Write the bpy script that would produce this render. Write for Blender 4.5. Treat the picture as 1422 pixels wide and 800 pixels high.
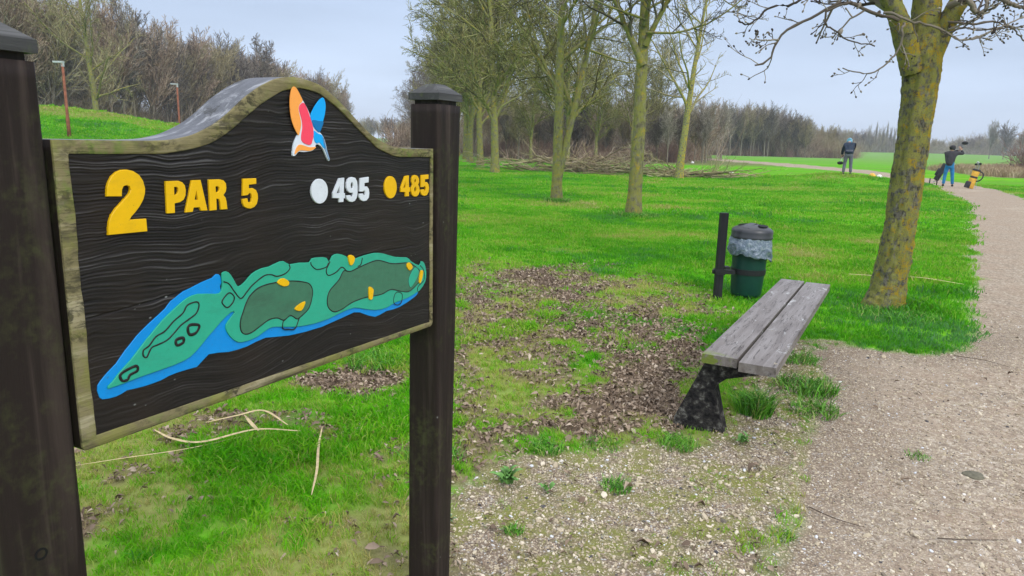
import bpy, bmesh, math, random, json
import numpy as np
from mathutils import Vector, Matrix
for o in list(bpy.data.objects): bpy.data.objects.remove(o)
S = bpy.context.scene
COL = S.collection
R_ = math.radians
# ------------------------------------------------------------------ camera
EYE = 1.5
PITCH, ROLL = 0.2011726, 0.0259941
cam = bpy.data.cameras.new('camera'); co = bpy.data.objects.new('camera', cam); COL.objects.link(co)
cam.sensor_width = 36; cam.lens = 1000/1422*36; cam.clip_start = 0.05; cam.clip_end = 6000
fw = Vector((0, math.cos(PITCH), -math.sin(PITCH))); r0 = Vector((1, 0, 0)); u0 = r0.cross(fw)
rr = math.cos(ROLL)*r0+math.sin(ROLL)*u0; uu = -math.sin(ROLL)*r0+math.cos(ROLL)*u0
m = Matrix((rr, uu, -fw)).transposed().to_4x4(); m.translation = (0, 0, EYE); co.matrix_world = m
S.camera = co
# ------------------------------------------------------------------ light
SUN_EL, SUN_AZ = R_(38), R_(150)          # azimuth clockwise from +Y: high, behind the camera to the right
W = bpy.data.worlds.new('World'); S.world = W; W.use_nodes = True
nt = W.node_tree; nt.nodes.clear()
def N(t, k, **kw):
    n = t.nodes.new(k)
    for a, b in kw.items(): setattr(n, a, b)
    return n
out = N(nt, 'ShaderNodeOutputWorld'); bg = N(nt, 'ShaderNodeBackground'); bg.inputs[1].default_value = 0.1
sky = N(nt, 'ShaderNodeTexSky', sky_type='NISHITA'); sky.sun_disc = False
sky.sun_elevation = SUN_EL; sky.sun_rotation = SUN_AZ; sky.air_density = 1.0; sky.dust_density = 2.0
tc = N(nt, 'ShaderNodeTexCoord'); sep = N(nt, 'ShaderNodeSeparateXYZ'); nt.links.new(tc.outputs['Generated'], sep.inputs[0])
ramp = N(nt, 'ShaderNodeValToRGB'); nt.links.new(sep.outputs[2], ramp.inputs[0])
el = ramp.color_ramp.elements
el[0].position = 0.0; el[0].color = (.62, .705, .85, 1)
el[1].position = 1.0; el[1].color = (1.80, 1.83, 1.90, 1)
for p, c in ((.06, (.56, .665, .84, 1)), (.20, (.50, .615, .82, 1)), (.40, (.80, .90, 1.12, 1))):
    e = el.new(p); e.color = c
mapn = N(nt, 'ShaderNodeMapping'); mapn.inputs['Scale'].default_value = (1.2, 1.2, 7); nt.links.new(tc.outputs['Generated'], mapn.inputs[0])
cl = N(nt, 'ShaderNodeTexNoise'); cl.inputs['Scale'].default_value = 1.6; cl.inputs['Detail'].default_value = 5; nt.links.new(mapn.outputs[0], cl.inputs['Vector'])
mr = N(nt, 'ShaderNodeMapRange'); mr.inputs[1].default_value = .3; mr.inputs[2].default_value = .7; mr.inputs[3].default_value = 8.7; mr.inputs[4].default_value = 10.9
nt.links.new(cl.outputs[0], mr.inputs[0])
vm = N(nt, 'ShaderNodeVectorMath', operation='SCALE'); nt.links.new(ramp.outputs[0], vm.inputs[0]); nt.links.new(mr.outputs[0], vm.inputs['Scale'])
mx = N(nt, 'ShaderNodeMixRGB'); mx.inputs[0].default_value = .93
nt.links.new(sky.outputs[0], mx.inputs[1]); nt.links.new(vm.outputs[0], mx.inputs[2])
nt.links.new(mx.outputs[0], bg.inputs[0]); nt.links.new(bg.outputs[0], out.inputs[0])
sl = bpy.data.lights.new('sun', 'SUN'); sl.energy = 1.5; sl.angle = R_(16); sl.color = (1, .96, .90)
so = bpy.data.objects.new('sun', sl); COL.objects.link(so)
sd = Vector((math.sin(SUN_AZ)*math.cos(SUN_EL), math.cos(SUN_AZ)*math.cos(SUN_EL), math.sin(SUN_EL)))
so.rotation_euler = sd.to_track_quat('Z', 'Y').to_euler()
S.view_settings.view_transform = 'Standard'; S.view_settings.look = 'None'; S.view_settings.gamma = 1
S.view_settings.exposure = 0.25
# ------------------------------------------------------------------ helpers
def tag(o, label=None, cat=None, group=None, kind=None):
    if label: o['label'] = label
    if cat: o['category'] = cat
    if group: o['group'] = group
    if kind: o['kind'] = kind
    return o
def mesh_np(name, V, F, mat=None, smooth=False):
    """F: list of int arrays (n,k) (k may differ)"""
    V = np.asarray(V, np.float32)
    if isinstance(F, np.ndarray): F = [F]
    me = bpy.data.meshes.new(name)
    me.vertices.add(len(V)); me.vertices.foreach_set('co', V.ravel())
    loops = np.concatenate([f.ravel() for f in F]).astype(np.int32)
    tot = np.concatenate([np.full(len(f), f.shape[1], np.int32) for f in F])
    st = np.concatenate([[0], np.cumsum(tot)[:-1]]).astype(np.int32)
    me.loops.add(len(loops)); me.loops.foreach_set('vertex_index', loops)
    me.polygons.add(len(tot)); me.polygons.foreach_set('loop_start', st)
    try: me.polygons.foreach_set('loop_total', tot)
    except Exception: pass
    me.update(calc_edges=True); me.validate()
    if smooth: me.polygons.foreach_set('use_smooth', np.ones(len(me.polygons), bool))
    if mat: me.materials.append(mat)
    return me
def obj(name, me, parent=None, loc=(0, 0, 0)):
    o = bpy.data.objects.new(name, me); COL.objects.link(o); o.location = loc
    if parent: o.parent = parent
    return o
def empty(name, loc=(0, 0, 0), rz=0):
    o = bpy.data.objects.new(name, None); COL.objects.link(o); o.location = loc; o.rotation_euler = (0, 0, rz)
    o.empty_display_size = .2
    return o
def kids(o): return [c for c in bpy.data.objects if c.parent == o]
def copy_tree(o, parent=None, ch=None):
    c = o.copy(); COL.objects.link(c); c.parent = parent
    for k in (o.children if ch is None else ch): copy_tree(k, c)
    return c
def bm_obj(name, bm, mat, parent=None, smooth=False, bevel=0, seg=1):
    if bevel:
        bmesh.ops.bevel(bm, geom=[e for e in bm.edges if e.calc_face_angle(0) > .5], offset=bevel, segments=seg, affect='EDGES', profile=.6)
    bmesh.ops.recalc_face_normals(bm, faces=bm.faces)
    me = bpy.data.meshes.new(name); bm.to_mesh(me); bm.free()
    if mat: me.materials.append(mat)
    if smooth: me.polygons.foreach_set('use_smooth', np.ones(len(me.polygons), bool))
    return obj(name, me, parent)
def add_box(bm, x0, x1, y0, y1, z0, z1, M=None):
    v = [bm.verts.new((x, y, z)) for z in (z0, z1) for x, y in ((x0, y0), (x1, y0), (x1, y1), (x0, y1))]
    if M: [setattr(a, 'co', M @ a.co) for a in v]
    for f in ((3, 2, 1, 0), (4, 5, 6, 7), (0, 1, 5, 4), (1, 2, 6, 5), (2, 3, 7, 6), (3, 0, 4, 7)): bm.faces.new([v[i] for i in f])
    return v
def add_prism(bm, poly, axis_fn, a, b):
    A = [bm.verts.new(axis_fn(p, q, a)) for p, q in poly]; B = [bm.verts.new(axis_fn(p, q, b)) for p, q in poly]
    n = len(poly); bm.faces.new(A); bm.faces.new(B[::-1])
    for i in range(n): bm.faces.new((A[i], B[i], B[(i+1) % n], A[(i+1) % n]))
def add_lathe(bm, prof, n=32, cx=0, cy=0, M=None, wob=None):
    rings = []
    for j, (r, z) in enumerate(prof):
        ring = []
        for i in range(n):
            a = 2*math.pi*i/n; q = r*(1+(wob(a, j) if wob else 0))
            p = Vector((cx+q*math.cos(a), cy+q*math.sin(a), z)); ring.append(bm.verts.new(M @ p if M else p))
        rings.append(ring)
    for a, b in zip(rings, rings[1:]):
        for i in range(n): bm.faces.new((a[i], a[(i+1) % n], b[(i+1) % n], b[i]))
    if prof[0][0] > 0 and not wob: bm.faces.new(rings[0][::-1])
    if prof[-1][0] > 0 and not wob: bm.faces.new(rings[-1])
    return rings
def tubes(P, Rr, k, cap=False):
    """P (B,S,3), Rr (B,S) -> V,F of B tubes with k sides"""
    B, Sn = P.shape[:2]
    T = np.gradient(P, axis=1); T /= np.linalg.norm(T, axis=2, keepdims=True)+1e-9
    ref = np.zeros((B, 1, 3)); ref[..., 0] = 1
    alt = np.abs(T[:, :1, 0]) > .8; ref[alt] = (0, 1, 0)
    ref = np.repeat(ref, Sn, 1)
    X = np.cross(T, ref); X /= np.linalg.norm(X, axis=2, keepdims=True)+1e-9; Y = np.cross(T, X)
    a = np.arange(k)*2*math.pi/k
    V = P[:, :, None, :] + Rr[:, :, None, None]*(X[:, :, None, :]*np.cos(a)[None, None, :, None]+Y[:, :, None, :]*np.sin(a)[None, None, :, None])
    idx = np.arange(B*Sn*k).reshape(B, Sn, k)
    a0 = idx[:, :-1]; a1 = idx[:, 1:]
    F = np.stack([a0, np.roll(a0, -1, 2), np.roll(a1, -1, 2), a1], -1).reshape(-1, 4)
    return V.reshape(-1, 3), F
def join_vf(L):
    V = []; F = []; o = 0
    for v, f in L:
        V.append(v); F.append(f+o); o += len(v)
    return np.concatenate(V), np.concatenate(F)
def smooth_line(pts, n):
    p = np.array(pts, float); t = np.linspace(0, len(p)-1, n); i = np.clip(t.astype(int), 0, len(p)-2); f = (t-i)[:, None]
    pm = np.vstack([2*p[0]-p[1], p, 2*p[-1]-p[-2]]); a, b, c, d = pm[i], pm[i+1], pm[i+2], pm[i+3]
    return .5*((2*b)+(-a+c)*f+(2*a-5*b+4*c-d)*f**2+(-a+3*b-3*c+d)*f**3)
def one_tube(name, pts, r, k, mat, parent=None, n=None, smooth=True, r1=None):
    P = smooth_line(pts, n or len(pts)*3)[None]
    Rr = np.linspace(r, r if r1 is None else r1, P.shape[1])[None]
    V, F = tubes(P, Rr, k)
    return obj(name, mesh_np(name, V, F, mat, smooth), parent)
def hsh(ix, iy, s):
    n = (ix.astype(np.int64)*374761393+iy.astype(np.int64)*668265263+s*974711) & 0xffffffff
    n = ((n ^ (n >> 13))*1274126177) & 0xffffffff
    return ((n ^ (n >> 16)) & 0xffff)/65535.
def vn(x, y, s=0):
    ix = np.floor(x); iy = np.floor(y); fx = x-ix; fy = y-iy; fx = fx*fx*(3-2*fx); fy = fy*fy*(3-2*fy)
    a = hsh(ix, iy, s); b = hsh(ix+1, iy, s); c = hsh(ix, iy+1, s); d = hsh(ix+1, iy+1, s)
    return (a*(1-fx)+b*fx)*(1-fy)+(c*(1-fx)+d*fx)*fy
def fbm(x, y, s=0, o=4):
    r = 0; a = .5; t = 0
    for i in range(o): r = r+a*vn(x, y, s+i*17); t += a; a *= .5; x = x*2.03+3.1; y = y*2.03+1.7
    return r/t
def sdist(x, y, poly):
    """signed distance, positive inside"""
    P = np.array(poly, float); Q = np.roll(P, -1, 0); d2 = np.full(x.shape, 1e18); ins = np.zeros(x.shape, bool)
    for (ax, ay), (bx, by) in zip(P, Q):
        ex, ey = bx-ax, by-ay; t = np.clip(((x-ax)*ex+(y-ay)*ey)/(ex*ex+ey*ey+1e-12), 0, 1)
        d2 = np.minimum(d2, (x-ax-t*ex)**2+(y-ay-t*ey)**2)
        c = ((ay > y) != (by > y)) & (x < (bx-ax)*(y-ay)/((by-ay) if by != ay else 1e-12)+ax); ins ^= c
    d = np.sqrt(d2); return np.where(ins, d, -d)
def sm(x, a, b):
    t = np.clip((x-a)/(b-a), 0, 1); return t*t*(3-2*t)
# ------------------------------------------------------------------ ground zones (metres)
PATH = [(0.25,-8),(0.5,0),(0.75,1.5),(0.9,2.32),(1.4,3.3),(2.1,4.7),(2.45,5.55),(2.72,5.5),(3.2,5.36),(3.75,5.75),(4.25,6.58),(5.86,9.06),(9.94,15.75),(14.0,22.6),(17.2,29.5),(20,36.5),(21.8,42.9),(23.05,48.2),(22.8,60),(22.5,70),(21.5,84),(18,110),(20,112),(26,84),(27.6,72),(27.2,57),(25.7,49.8),(24.1,43),(22.5,36),(20,29.6),(17.9,25.5),(14,17),(10,9),(7,2),(6,-8)]
MIX = [(-.3,-8),(-.3,1.5),(-.28,2.27),(-.22,2.92),(.05,3.28),(.45,3.45),(.95,3.5),(1.36,4.1),(1.95,5.1),(2.4,5.75),(2.8,5.6),(2.2,4.2),(1.3,2.6),(.9,-8)]
LIT1 = [(-.4,2.75),(-.15,3.2),(.1,3.42),(.47,3.5),(.9,3.55),(1.2,3.9),(1.4,4.5),(1.5,5.1),(1.2,5.9),(.85,6.5),(.6,6.1),(.35,5.6),(.45,5.0),(.55,4.4),(.2,3.75),(-.15,3.5)]
LIT2 = [(-.5,5.3),(-.6,7.6),(.2,8.6),(1.1,8.6),(1.5,7.4),(1.35,6.0),(.7,5.0),(.2,4.6),(-.2,4.9)]
LITW = [(-.6,3.0),(-.1,3.2),(.9,3.5),(1.6,4.3),(2.0,5.6),(2.0,7.2),(1.3,9.0),(-.2,9.0),(-.9,7.5),(-.7,5.0)]
def terr(x, y):
    z = 2.75*np.exp(-((x+28)/13.)**2-((y-42)/9.)**2)
    z = z+.42*np.exp(-((x-14.6)/3.0)**2-((y-32.5)/3.0)**2)
    z = z+1.0*np.exp(-((x-150)/60.)**2-((y-260)/30.)**2)
    return z
def zones(x, y):
    nb = fbm(x*2.2, y*2.2, 3)-.5; nf = fbm(x*9, y*9, 8)-.5; r = np.hypot(x, y)
    dp = sdist(x, y, PATH)+(nb*.35+nf*.15)*np.clip(r/6, .5, 1.6)
    path = sm(dp, -.05, .10)
    mix = sm(sdist(x, y, MIX)+nb*.5+nf*.2, -.05, .15)*(1-path)
    l1 = sm(sdist(x, y, LIT1)+nb*.6+nf*.7, -.10, .16)
    n2 = fbm(x*1.7+5, y*1.3, 21)+nf*.35
    l2 = sm(sdist(x, y, LIT2)+nb*.5, -.25, .3)*sm(n2+(fbm(x*7, y*7, 23)-.5)*.5, .47, .60)
    near = np.exp(-((x+.15)/.5)**2-((y-2.25)/.45)**2)+.72*np.exp(-((x+1.0)/.5)**2-((y-4.35)/.45)**2)+.8*np.exp(-((x+1.6)/.25)**2-((y-2.5)/.25)**2)
    l3 = sm(near*fbm(x*3, y*3, 31)*2+nf*.3, .45, .8)
    l4 = sm(fbm(x*1.1+9, y*1.1, 41)+nf*.2, .66, .74)*(r < 11)*(x < 1.6)*.5
    l4 = np.maximum(l4, .55*sm(fbm(x*3.1+4, y*3.1, 43)+nf*.5, .60, .70)*(r < 5.4)*(x < .2))
    wide = .55*sm(sdist(x, y, LITW)+nb*1.2, -.3, .5)*sm(fbm(x*5.5, y*4.5, 25)+nf*.3, .42, .62)
    lit = np.clip(np.maximum(np.maximum(np.maximum(l1*(.62+.5*sm(fbm(x*6, y*6, 27), .3, .55)), wide), l2), np.maximum(l3, l4)), 0, 1)*(1-path)*(1-mix*.93)
    dry = np.clip(sm(fbm(x*.9+2, y*.9+7, 51)+nf*.25, .47, .66)*np.exp(-np.clip(r-3, 0, 99)/7.), 0, 1)
    dry = np.clip(dry+.9*sm(sdist(x, y, LIT2), -.9, .2)*sm(fbm(x*2.5, y*2.5, 57), .4, .6)+.45*np.exp(-((x+.6)/1.4)**2-((y-2.6)/.6)**2)*sm(fbm(x*2.4, y*2.4, 58), .30, .55)+.55*(x < .3)*(y < 5)*sm(fbm(x*4.5, y*4.5, 59), .48, .62), 0, 1)
    return path, mix, lit, dry
def relief(x, y):
    r = np.hypot(x, y); p, mi, l, d = zones(x, y); fade = np.exp(-r/25.)
    return (1-p)*fade*(.05*(fbm(x*1.5, y*1.5, 61)-.5)+.035*(fbm(x*6, y*6, 62)-.5))+fade*.004*(fbm(x*20, y*20, 63)-.5)-p*.02*fade
def ground_z(x, y):
    x = np.atleast_1d(np.asarray(x, float)); y = np.atleast_1d(np.asarray(y, float))
    return terr(x, y)+relief(x, y)
def gz(x, y): return float(ground_z(x, y)[0])
# ------------------------------------------------------------------ materials
def new_mat(name):
    m = bpy.data.materials.new(name); m.use_nodes = True; t = m.node_tree; t.nodes.clear()
    o = N(t, 'ShaderNodeOutputMaterial'); b = N(t, 'ShaderNodeBsdfPrincipled'); t.links.new(b.outputs[0], o.inputs[0])
    b.inputs['Specular IOR Level'].default_value = .3; b.inputs['Roughness'].default_value = .8
    return m, t, b, o
def coords(t, kind='Object', scale=(1, 1, 1), rot=(0, 0, 0)):
    c = N(t, 'ShaderNodeTexCoord'); mp = N(t, 'ShaderNodeMapping'); mp.inputs['Scale'].default_value = scale; mp.inputs['Rotation'].default_value = rot
    t.links.new(c.outputs[kind], mp.inputs[0]); return mp.outputs[0]
def noise(t, vec, scale, detail=4, rough=.55, dist=0):
    n = N(t, 'ShaderNodeTexNoise'); n.inputs['Scale'].default_value = scale; n.inputs['Detail'].default_value = detail
    n.inputs['Roughness'].default_value = rough; n.inputs['Distortion'].default_value = dist; t.links.new(vec, n.inputs['Vector']); return n.outputs[0]
def cramp(t, fac, stops, interp='LINEAR'):
    r = N(t, 'ShaderNodeValToRGB'); r.color_ramp.interpolation = interp; e = r.color_ramp.elements
    def c4(c): return (c, c, c, 1) if not isinstance(c, tuple) else tuple(c)+(1,)
    e[0].position, e[0].color = stops[0][0], c4(stops[0][1]); e[1].position, e[1].color = stops[-1][0], c4(stops[-1][1])
    for p, c in stops[1:-1]: q = e.new(p); q.color = c4(c)
    t.links.new(fac, r.inputs[0]); return r.outputs[0]
def mixc(t, fac, a, b, mode='MIX'):
    m = N(t, 'ShaderNodeMixRGB', blend_type=mode)
    for i, v in enumerate((fac, a, b)):
        if hasattr(v, 'node'): t.links.new(v, m.inputs[i])
        elif isinstance(v, tuple): m.inputs[i].default_value = tuple(v)+(1,)
        elif i == 0: m.inputs[0].default_value = v
        else: m.inputs[i].default_value = (v, v, v, 1)
    return m.outputs[0]
def mth(t, op, a, b=0):
    m = N(t, 'ShaderNodeMath', operation=op)
    for i, v in enumerate((a, b)):
        if hasattr(v, 'node'): t.links.new(v, m.inputs[i])
        else: m.inputs[i].default_value = v
    return m.outputs[0]
def bump(t, b, h, strength=.5, dist=.01):
    n = N(t, 'ShaderNodeBump'); n.inputs['Strength'].default_value = strength; n.inputs['Distance'].default_value = dist
    t.links.new(h, n.inputs['Height']); t.links.new(n.outputs[0], b.inputs['Normal']); return n
def simple(name, col, rough=.7, var=.15, scale=20, bs=.2, bd=.002, spec=.3, metal=0, stops=None, vs=(1, 1, 1)):
    m, t, b, o = new_mat(name); v = coords(t, scale=vs); n = noise(t, v, scale, 5)
    lo = tuple(c*(1-var) for c in col); hi = tuple(min(1, c*(1+var)) for c in col)
    t.links.new(cramp(t, n, stops or [(.3, lo), (.7, hi)]), b.inputs['Base Color'])
    b.inputs['Roughness'].default_value = rough; b.inputs['Specular IOR Level'].default_value = spec; b.inputs['Metallic'].default_value = metal
    bump(t, b, noise(t, v, scale*3, 4), bs, bd); return m
def attr(t, name, typ='GEOMETRY'):
    a = N(t, 'ShaderNodeAttribute', attribute_name=name, attribute_type=typ); return a
# --- wood stains
def wood_mat(name, base, hi, grain_axis, gscale, spots=True, green=0., bs=.6, worn=None, rough=.55, fine=1.):
    m, t, b, o = new_mat(name)
    sc = [1, 1, 1]; sc[grain_axis] = .06
    v = coords(t, scale=tuple(sc)); raw = coords(t)
    g = noise(t, v, gscale, 6, .6, .6); f = noise(t, v, gscale*5*fine, 3, .6)
    c = cramp(t, g, [(.3, base), (.52, tuple(x*1.25 for x in base)), (.75, hi)])
    if green:
        gm = cramp(t, noise(t, raw, 6, 6, .7), [(.5, 0.), (.62, green)]); gm = mixc(t, 1., gm, cramp(t, noise(t, raw, 60, 3), [(.4, 0.), (.6, 1.)]), 'MULTIPLY')
        c = mixc(t, gm, c, (.15, .19, .05))
    if worn:
        wm = cramp(t, noise(t, v, 11, 6, .75, .4), [(.56, 0.), (.62, worn[1])]); c = mixc(t, wm, c, worn[0])
    if name == 'bare_mossy_rim':
        sp2 = cramp(t, noise(t, coords(t, scale=(.5, 1, 1)), 55, 6, .75, .5), [(.46, 0.), (.56, .85)]); sp2 = mixc(t, 1., sp2, cramp(t, noise(t, raw, 7, 4, .6), [(.42, .1), (.58, 1.)]), 'MULTIPLY'); c = mixc(t, sp2, c, (.035, .032, .022))
        c = mixc(t, cramp(t, noise(t, raw, 9, 5, .7), [(.5, 0.), (.62, .65)]), c, (.21, .21, .055))
    if spots:
        vo = N(t, 'ShaderNodeTexVoronoi'); vo.inputs['Scale'].default_value = 34; wv = mixc(t, .012, raw, N(t, 'ShaderNodeTexNoise').outputs[1], 'ADD'); wv.node.inputs[2].links[0].from_node.inputs['Scale'].default_value = 160; t.links.new(wv, vo.inputs['Vector'])
        ns = cramp(t, noise(t, raw, 13, 3), [(.60, 0.), (.66, .8)])
        w = mixc(t, 1., cramp(t, vo.outputs['Distance'], [(.05, 1.), (.12, 0.)]), ns, 'MULTIPLY')
        c = mixc(t, w, c, (.42, .44, .42))
    t.links.new(c, b.inputs['Base Color']); b.inputs['Roughness'].default_value = rough; b.inputs['Specular IOR Level'].default_value = .12
    h = mth(t, 'ADD', g, mth(t, 'MULTIPLY', f, .5)); bump(t, b, h, bs, .004)
    return m
M = {}
M['post'] = wood_mat('dark_stained_post', (.018, .013, .0115), (.062, .046, .039), 2, 24, True, .15, .7)
M['cap'] = wood_mat('weathered_post_cap', (.045, .045, .046), (.15, .15, .15), 0, 26, False, .35, .6)
M['side'] = wood_mat('weathered_board_edge', (.10, .105, .12), (.40, .41, .44), 0, 40, False, .1, 1., ((.05, .05, .05), .8))
M['rim'] = wood_mat('bare_mossy_rim', (.17, .145, .075), (.44, .39, .27), 0, 26, False, 1.0, 1.0, ((.05, .045, .03), .8), .8)
def field_mat():
    m, t, b, o = new_mat('black_stained_carved_wood')
    a = attr(t, 'grain'); v = coords(t, scale=(.10, 1, 1)); raw = coords(t)
    f = noise(t, v, 160, 4, .7)
    c = cramp(t, a.outputs['Fac'], [(.08, (.003, .0025, .0025)), (.5, (.013, .0105, .0095)), (.75, (.030, .026, .025)), (1., (.085, .082, .085))])  # pale grey top of the ramp paints glossy highlights on grain ridges
    c = mixc(t, cramp(t, f, [(.35, 0.), (.75, .5)]), c, (.012, .011, .011))
    br = cramp(t, noise(t, raw, 3.2, 4), [(.45, 0.), (.65, .6)]); c = mixc(t, br, c, (.026, .017, .012))
    vo = N(t, 'ShaderNodeTexVoronoi'); vo.inputs['Scale'].default_value = 60; t.links.new(coords(t, scale=(.6, 1, 1)), vo.inputs['Vector'])
    w = mixc(t, 1., cramp(t, vo.outputs['Distance'], [(.06, 1.), (.12, 0.)]), cramp(t, noise(t, raw, 12, 2), [(.60, 0.), (.68, .8)]), 'MULTIPLY')
    c = mixc(t, w, c, (.35, .37, .36))
    t.links.new(c, b.inputs['Base Color']); b.inputs['Roughness'].default_value = .5; b.inputs['Specular IOR Level'].default_value = .22
    bump(t, b, f, .8, .0015); return m
M['field'] = field_mat()
def paint(name, col, rough=.45, dirt=.18):
    m, t, b, o = new_mat(name); v = coords(t); n = noise(t, v, 45, 5, .6)
    c = mixc(t, cramp(t, n, [(.3, 0.), (.75, dirt)]), col, tuple(x*.55 for x in col)); c = mixc(t, cramp(t, noise(t, coords(t, scale=(.35, 1, 1)), 16, 6, .75), [(.52, 0.), (.70, dirt*1.6)]), c, tuple(x*.42+.02 for x in col)); c = mixc(t, cramp(t, noise(t, v, 95, 5, .8), [(.66, 0.), (.69, .75 if dirt > .1 else 0.)]), c, (.06, .05, .035))
    c = mixc(t, cramp(t, noise(t, v, 260, 2), [(.68, 0.), (.74, .5)]), c, tuple(min(1, x*.5+.05) for x in col))
    t.links.new(c, b.inputs['Base Color']); b.inputs['Roughness'].default_value = rough
    bump(t, b, noise(t, coords(t, scale=(.3, 1, 1)), 120, 4), .35, .0012); return m
M['Y'] = paint('yellow_paint', (.80, .46, .0)); M['W'] = paint('white_paint', (.66, .70, .76))
M['mapblue'] = paint('map_blue_paint', (.0, .25, .68)); M['mapteal'] = paint('map_teal_paint', (.025, .37, .24)); M['mapgreen'] = paint('map_green_paint', (.050, .175, .105), dirt=.4)
M['groove'] = paint('groove_black', (.012, .012, .012)); M['orange'] = paint('orange_enamel', (.93, .36, .07), .35, .03); M['pink'] = paint('pink_enamel', (.90, .06, .12), .35, .03)
M['blue'] = paint('blue_enamel', (.0, .36, .85), .35, .03); M['deepblue'] = paint('deep_blue_enamel', (.0, .16, .42), .35, .03); M['white'] = paint('white_enamel', (.66, .72, .82), .35, .03); M['steel'] = paint('steel_blue_enamel', (.22, .33, .50), .35, .03)
# ------------------------------------------------------------------ ground
def ground_mat():
    m, t, b, o = new_mat('ground_surface')
    v = coords(t); za = attr(t, 'zone'); sp = N(t, 'ShaderNodeSeparateColor'); t.links.new(za.outputs['Color'], sp.inputs[0])
    pth, mix_, lit = sp.outputs[0], sp.outputs[1], sp.outputs[2]; dry = attr(t, 'dry').outputs['Fac']
    big = noise(t, v, .12, 4); mid = noise(t, v, 1.3, 5); fine = noise(t, v, 22, 5, .7); vf = noise(t, v, 110, 3, .7)
    streak = noise(t, coords(t, scale=(.16, 1.0, 1), rot=(0, 0, .2)), .28, 4)
    g = cramp(t, fine, [(.25, (.05, .22, .004)), (.5, (.085, .36, .006)), (.78, (.14, .48, .015))])
    g = mixc(t, cramp(t, streak, [(.40, 0.), (.66, .75)]), g, (.20, .36, .04))
    g = mixc(t, cramp(t, mid, [(.55, 0.), (.75, .35)]), g, (.05, .13, .012))
    g = mixc(t, cramp(t, big, [(.52, 0.), (.62, .5)]), g, (.125, .235, .045))
    g = mixc(t, cramp(t, noise(t, v, 3.2, 6, .75), [(.38, .45), (.5, 0.)]), g, (.045, .16, .006)); g = mixc(t, mth(t, 'MULTIPLY', dry, .8), g, mixc(t, fine, (.16, .14, .045), (.34, .30, .13)))
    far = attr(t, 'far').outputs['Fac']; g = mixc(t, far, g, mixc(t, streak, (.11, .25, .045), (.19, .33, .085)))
    soil = mixc(t, cramp(t, vf, [(.3, 0.), (.7, 1.)]), (.08, .058, .04), (.24, .18, .125))
    vo = N(t, 'ShaderNodeTexVoronoi'); vo.inputs['Scale'].default_value = 95; t.links.new(v, vo.inputs['Vector'])
    st = N(t, 'ShaderNodeSeparateColor'); t.links.new(vo.outputs['Color'], st.inputs[0])
    peb = cramp(t, st.outputs[0], [(0, (.16, .13, .11)), (.35, (.33, .26, .19)), (.65, (.46, .38, .29)), (.9, (.60, .54, .45)), (1, (.50, .50, .52))])
    peb = mixc(t, cramp(t, vo.outputs['Distance'], [(.25, 0.), (.65, .8)]), peb, (.13, .10, .075))
    grav = mixc(t, cramp(t, noise(t, v, 7, 5, .65), [(.42, 0.), (.68, .6)]), peb, (.25, .19, .135))
    vo2 = N(t, 'ShaderNodeTexVoronoi'); vo2.inputs['Scale'].default_value = 48; t.links.new(v, vo2.inputs['Vector']); s2 = N(t, 'ShaderNodeSeparateColor'); t.links.new(vo2.outputs['Color'], s2.inputs[0])
    pf = mixc(t, .45, peb, (.43, .365, .275)); pf = mixc(t, .45, pf, cramp(t, s2.outputs[1], [(0, (.15, .12, .095)), (.3, (.33, .265, .20)), (.7, (.50, .42, .33)), (1, (.72, .64, .54))])); pf = mixc(t, cramp(t, noise(t, v, 26, 6, .75), [(.40, .7), (.52, 0.)]), pf, (.21, .165, .13)); pf = mixc(t, cramp(t, noise(t, v, 41, 4, .7), [(.60, 0.), (.68, .7)]), pf, (.66, .58, .48)); pf = mixc(t, cramp(t, noise(t, v, 2.0, 6, .7), [(.42, 0.), (.7, .55)]), pf, (.35, .255, .185))
    pf = mixc(t, cramp(t, noise(t, coords(t, scale=(.35, 1, 1), rot=(0, 0, -.9)), 1.1, 4), [(.55, 0.), (.7, .45)]), pf, (.53, .45, .35))
    c = mixc(t, mix_, g, grav); c = mixc(t, lit, c, soil); soft = attr(t, 'packed').outputs['Fac']; c = mixc(t, pth, c, mixc(t, soft, grav, pf))
    moss = mixc(t, 1., cramp(t, noise(t, v, 3.5, 6, .7), [(.43, 0.), (.58, .8)]), mix_, 'MULTIPLY'); c = mixc(t, moss, c, mixc(t, vf, (.12, .14, .03), (.26, .27, .07)))
    reed = attr(t, 'reed').outputs['Fac']; c = mixc(t, reed, c, mixc(t, fine, (.24, .19, .10), (.42, .34, .20)))
    t.links.new(c, b.inputs['Base Color']); b.inputs['Roughness'].default_value = 1; b.inputs['Specular IOR Level'].default_value = .0
    h = mth(t, 'ADD', fine, mth(t, 'MULTIPLY', mixc(t, 1., cramp(t, vo.outputs['Distance'], [(0, 1.), (.7, 0.)]), mixc(t, 1., mix_, pth, 'ADD'), 'MULTIPLY'), .8))
    bump(t, b, h, .6, .012); return m
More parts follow.
